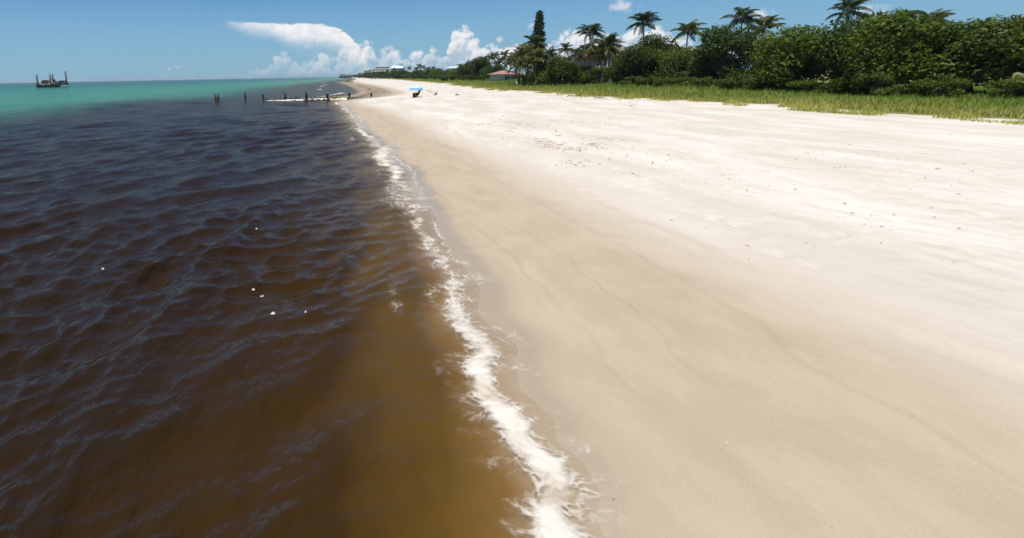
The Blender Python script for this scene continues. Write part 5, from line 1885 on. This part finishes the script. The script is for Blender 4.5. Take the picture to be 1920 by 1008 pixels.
# driftwood and stakes at the far swash
p = ground_px(655, 153.7, 0.05)
tag(MB().tube([(-3.2, 0, 0.1), (-1, 0.3, 0.5), (1.5, 0.1, 0.35), (4, -0.3, 0.1)], [0.1, 0.42, 0.34, 0.1], 8).tube([(-1.4, 0.2, 0.4), (-2.0, 0.2, 1.3)], [0.2, 0.05], 6).build('stranded_driftwood', M['drift_dark'], None, p), 'dark stranded tree trunk at the far edge of the bay', 'driftwood')
for px, py, lb in ((662.6, 154.0, 'left thin stake standing in the far shallows'), (672.4, 154.4, 'right thin stake standing in the far shallows')):
    p = on_level(px, py, 0.0)
    tag(MB().tube([(0, 0, -0.5), (0.05, 0, 1.1)], [0.16, 0.12], 7).build('thin_stake', M['pile'], None, p), lb, 'stake', 'stakes in the far shallows')


def person():
    p = ground_px(696, 150.6, 0.9)
    e = empty('person', p, 'person in dark swimwear walking on the far white sand', 'person')
    J = [((0, 0, 0.95), 0.13), ((0, 0, 1.15), 0.12), ((0, 0.0, 1.38), 0.15), ((0, 0, 1.5), 0.06), ((0, -0.02, 1.64), 0.10), ((0, -0.02, 1.74), 0.07),
         ((0.1, 0, 0.9), 0.095), ((0.12, -0.1, 0.5), 0.065), ((0.12, -0.06, 0.08), 0.045), ((0.12, -0.2, 0.03), 0.035),
         ((-0.1, 0, 0.9), 0.095), ((-0.12, 0.1, 0.5), 0.065), ((-0.12, 0.22, 0.1), 0.045), ((-0.12, 0.1, 0.03), 0.035),
         ((0.2, 0, 1.4), 0.06), ((0.27, 0.05, 1.12), 0.045), ((0.27, -0.08, 0.88), 0.035), ((0.27, -0.12, 0.78), 0.03),
         ((-0.2, 0, 1.4), 0.06), ((-0.27, -0.05, 1.12), 0.045), ((-0.27, -0.16, 0.9), 0.035), ((-0.27, -0.2, 0.8), 0.03)]
    E = [(0, 1), (1, 2), (2, 3), (3, 4), (4, 5), (0, 6), (6, 7), (7, 8), (8, 9), (0, 10), (10, 11), (11, 12), (12, 13), (2, 14), (14, 15), (15, 16), (16, 17), (2, 18), (18, 19), (19, 20), (20, 21)]
    me_ = bpy.data.meshes.new('body')
    me_.from_pydata([j[0] for j in J], E, [])
    me_.materials.append(M['skin'])
    o = link_mesh('body', me_, e)
    o.modifiers.new('skin', 'SKIN')
    for v_, (c_2, r_) in zip(me_.skin_vertices[0].data, J):
        v_.radius = (r_, r_)
    me_.skin_vertices[0].data[0].use_root = True
    o.modifiers.new('sub', 'SUBSURF').levels = 1
    MB().tube([(0, 0, 0.72), (0, 0, 0.85), (0, 0, 1.02)], [0.2, 0.2, 0.165], 10).build('shorts', M['cloth_dark'], e)
    MB().tube([(0, 0, 1.04), (0, 0, 1.25), (0, 0, 1.44)], [0.165, 0.19, 0.14], 10).build('shirt', M['cloth_dark'], e)
    MB().tube([(0, 0.01, 1.62), (0, 0.02, 1.72), (0, 0.0, 1.79)], [0.115, 0.12, 0.03], 8).build('hair', M['rubber'], e)


person()

# edge of the trees: brush heap, low white wall, statue, white chairs, bleached branches, posts in the grass
c0_, c1_ = ground_px(996, 157.4, 1.3), ground_px(1058, 159.0, 1.3)
mb = MB()
q = random.Random(4)
V = []
for k in range(420):
    t = q.random()
    b = c0_.lerp(c1_, t) + Vector((q.gauss(0, 0.35), q.gauss(0, 0.6), 0))
    a, l = q.random() * 6.28, 0.5 + q.random() * 1.2
    z_ = max(0, 0.45 + 0.25 * math.sin(t * 9) - 0.2) * q.random() * 1.5
    dz = q.gauss(0.1, 0.25)
    p0 = b + Vector((0, 0, z_))
    p1 = p0 + Vector((math.cos(a) * l, math.sin(a) * l * 0.6, dz))
    mb.tube([p0 - c0_, p1 - c0_], [0.045, 0.015], 3, False)
tag(mb.build('brush_heap', M['rust'], None, (c0_.x, c0_.y, gz(c0_.x, c0_.y) - 0.02)), 'long low heap of brown dead brush at the foot of the sea grape tree', 'brush heap')
c0_ = ground_px(1134, 158.6, 1.4)
e = empty('garden_wall', (c0_.x, c0_.y, gz(c0_.x, c0_.y)), 'low white garden wall at the foot of the villa trees', 'wall', rz=R(-6))
MB().box((0, 0, 0.35), (3.4, 0.3, 0.9)).build('wall_body', M['white_plaster'], e)
MB().box((0, 0, 0.85), (3.5, 0.42, 0.1)).build('coping', M['white'], e)
p = Vector((c0_.x + 0.1, c0_.y + 0.0, gz(c0_.x, c0_.y) + 0.9))
e = empty('statue', p, 'small white statue standing on the low garden wall', 'statue')
MB().box((0, 0, 0.08), (0.3, 0.3, 0.16)).build('plinth', M['white_plaster'], e)
MB().tube([(0, 0, 0.16), (0, 0, 0.45), (0, 0, 0.62), (0, 0, 0.7), (0, 0, 0.8), (0, 0, 0.9)], [0.13, 0.1, 0.13, 0.05, 0.08, 0.03], 8).build('figure', M['white'], e)
e0 = None
for px, py, lb in ((1083, 156.4, 'left white lounge chair between the shrubs and the grass'), (1089.5, 157.6, 'right white lounge chair between the shrubs and the grass')):
    p = ground_px(px, py, 1.35)
    e = empty('lounge_chair', p, lb, 'chair', 'white lounge chairs by the trees', rz=R(20))
    MB().box((0, 0, 0.42), (1.0, 0.55, 0.07)).build('seat', M['white'], e)
    MB().box((-0.66, 0, 0.68), (0.62, 0.55, 0.07), (0, R(55), 0)).build('backrest', M['white'], e)
    for sx in (-0.42, 0.42):
        for sy in (-0.22, 0.22):
            MB().box((sx, sy, 0.2), (0.06, 0.06, 0.42)).build('leg', M['white'], e)
p = ground_px(1096, 158.0, 1.35)
tag(MB().hull([(-0.9, -0.3, 0), (0.9, -0.3, 0), (0.9, 0.3, 0), (-0.9, 0.3, 0), (-0.7, -0.2, 0.4), (0.8, -0.2, 0.36), (0.7, 0.2, 0.42), (-0.8, 0.2, 0.38)]).build('limestone_block', M['white_plaster'], None, p), 'pale limestone block in the grass right of the white chairs', 'stone')
p = ground_px(1158, 161.6, 1.3)
tag(MB().tube([(-0.75, 0, -0.1), (-0.6, 0, 0.4), (-0.2, 0, 0.68), (0.3, 0.05, 0.6), (0.7, 0.1, 0.3), (0.95, 0.1, 0.1)], [0.09, 0.08, 0.08, 0.07, 0.06, 0.04], 7).tube([(0.6, 0.1, 0.4), (1.2, 0.1, 0.6), (1.6, 0.1, 1.0)], [0.06, 0.05, 0.02], 6).tube([(1.2, 0.1, 0.58), (1.7, 0.1, 0.5)], [0.05, 0.02], 6).build('bent_branch', M['drift'], None, p), 'bleached bent branch arching out of the grass before the dark trees', 'driftwood')
p = ground_px(968.6, 160.4, 1.2)
e = empty('marker_post', p, 'short white marker post in the dune grass', 'post')
MB().tube([(0, 0, -0.2), (0, 0, 0.92)], 0.1, 8).build('shaft', M['white'], e)
MB().tube([(0, 0, 0.9), (0, 0, 1.02)], [0.12, 0.05], 8).build('cap', M['white'], e)
p = ground_px(1002.5, 175.3, 0.9)
e = empty('sign_pole', p, 'thin rusty pole standing at the sand edge of the dune grass', 'pole')
MB().tube([(0, 0, -0.3), (0.03, 0, 2.0)], 0.028, 6).build('shaft', M['rust'], e)
MB().box((0.03, -0.04, 1.86), (0.16, 0.02, 0.22)).build('plate', M['rust'], e)
for i, (x0, y0, x1, y1, lb) in enumerate([(1063.5, 181.8, 1067, 177.8, 'short dark stick on the white sand below the grass'), (1076, 181.2, 1092, 177.4, 'long dark stick lying slanted on the white sand'),
                                          (1083, 179.0, 1090, 183.2, 'forked twig crossing behind the long stick'), (1114, 184.5, 1140, 186.5, 'thin branch lying along the grass edge')]):
    a, b = ground_px(x0, y0), ground_px(x1, y1)
    m_ = (a + b) / 2 + Vector((0.1, 0, 0.10))
    mb = MB().tube([a + Vector((0, 0, 0.03)), m_, b + Vector((0, 0, 0.08))], [0.045, 0.04, 0.015], 6)
    mb.tube([m_, m_ + (b - a).cross(Vector((0, 0, 1))).normalized() * 0.4 + Vector((0, 0, 0.1))], [0.03, 0.01], 5)
    tag(mb.build('driftwood_stick', M['drift_dark'], None), lb, 'driftwood')


# ------------------------------------------------------------------ litter on the sand, flecks on the water
def litter():
    q = np.random.default_rng(19)
    V, Fc = [], []
    cl = [(1030, 270, 26, 4.5, 46), (1112, 273, 20, 4, 40), (1008, 262, 14, 3, 20), (1075, 281, 22, 4, 40), (1040, 278, 26, 3, 34), (950, 228, 30, 5, 34), (985, 236, 22, 5, 22), (905, 232, 16, 4, 14), (1140, 262, 26, 4, 26),
          (1085, 312, 30, 6, 20), (1190, 330, 20, 6, 12), (1180, 199, 30, 3, 20), (1030, 178, 26, 2, 30), (990, 173.5, 16, 1, 14), (900, 212, 60, 6, 16), (880, 195, 60, 6, 12), (1120, 230, 60, 12, 30),
          (1010, 255, 90, 18, 50), (1120, 290, 70, 20, 40), (1260, 300, 60, 14, 40), (1380, 340, 80, 18, 50), (1500, 300, 120, 30, 60), (1650, 420, 160, 40, 60), (1400, 420, 200, 60, 40), (1750, 330, 140, 30, 60), (1100, 186, 70, 2.5, 36), (1190, 190, 26, 2, 20)]
    for cx, cy, sx, sy, n in cl:
        for _ in range(n if cx < 1200 else n // 2):
            px, py = cx + q.normal() * sx * 0.6, cy + q.normal() * sy * 0.6
            p = on_level(px, py, 0.75)
            p = on_level(px, py, gz(p.x, p.y))
            z = gz(p.x, p.y)
            if z < 0.3:
                continue
            s = (0.035 + 0.10 * q.random() ** 2) * (0.6 + p.y / 40)
            s = min(s, 0.28) * (0.5 if cx < 1200 else 0.3)
            a = q.normal() * 0.5 + 1.9
            ex = 1 + 2.5 * q.random()
            k = len(V)
            m_ = 6
            for j in range(m_):
                t = 6.283 * j / m_
                r_ = s * (0.55 + 0.7 * q.random())
                u_, v_ = math.cos(t) * r_ * ex, math.sin(t) * r_ * 0.55
                V.append((p.x + u_ * math.cos(a) - v_ * math.sin(a), p.y + u_ * math.sin(a) + v_ * math.cos(a), z - 0.012))
            V.append((p.x, p.y, z + 0.02 + s * 0.35))
            for j in range(m_):
                Fc.append((k + j, k + (j + 1) % m_, k + m_))
    me_ = np_mesh('seaweed_litter', np.array(V), np.array(Fc), M['wrack'])
    tag(link_mesh('seaweed_litter', me_), 'brown scraps of dry seaweed scattered in lines over the pale sand', 'seaweed', kind='stuff')


litter()


def flecks():
    q = random.Random(2)
    for i, (px, py, s, lb) in enumerate([(475, 544, 0.05, 'pale fleck of scum floating uppermost of the small group'), (490, 557, 0.045, 'bright fleck floating right below the uppermost one'), (493.5, 556, 0.03, 'tiny fleck touching the bright one'),
                                         (512, 588.5, 0.062, 'largest white fleck of scum on the brown water'), (481, 430, 0.06, 'lone white fleck floating farther out on the dark water'), (573, 586, 0.03, 'small fleck floating right of the largest one'),
                                         (318, 578, 0.04, 'yellowish fleck on the brown water far left of the largest one'), (193, 505, 0.05, 'leftmost pale fleck floating on the dark ripples')]):
        p = on_level(px, py, 0.0)
        z = float(water_z(np.array([p.x]), np.array([p.y]))[0])
        p = on_level(px, py, z)
        s *= 0.42
        pts = []
        for k in range(12):
            a = k / 12 * 6.283
            r_ = s * (0.6 + 0.6 * q.random())
            pts.append((math.cos(a) * r_ * 1.4, math.sin(a) * r_, 0.0))
        pts += [(0, 0, 0.03), (s * 0.4, 0, 0.025), (0, 0, -0.03)]
        tag(MB().hull(pts).build('scum_fleck', M['groyne'], None, (p.x, p.y, z + 0.012)), lb, 'scum', 'flecks floating on the brown water')


flecks()

# ------------------------------------------------------------------ sea air
HAZE = True
if HAZE:
    m, t = new_mat('sea_air')
    pv = t.new('ShaderNodeVolumePrincipled')
    pv.inputs['Color'].default_value = (0.74, 0.9, 1.0, 1)
    pv.inputs['Density'].default_value = 0.00009
    pv.inputs['Anisotropy'].default_value = 0.2
    t.l.new(pv.outputs[0], t.out.inputs['Volume'])
    m.cycles.homogeneous_volume = True if hasattr(m, 'cycles') and hasattr(m.cycles, 'homogeneous_volume') else False
    mb = MB().box((0, 0, 0), (32000, 32000, 62))
    hz = mb.build('haze', m, None, (0, 0, 4))
    tag(hz, kind='stuff')
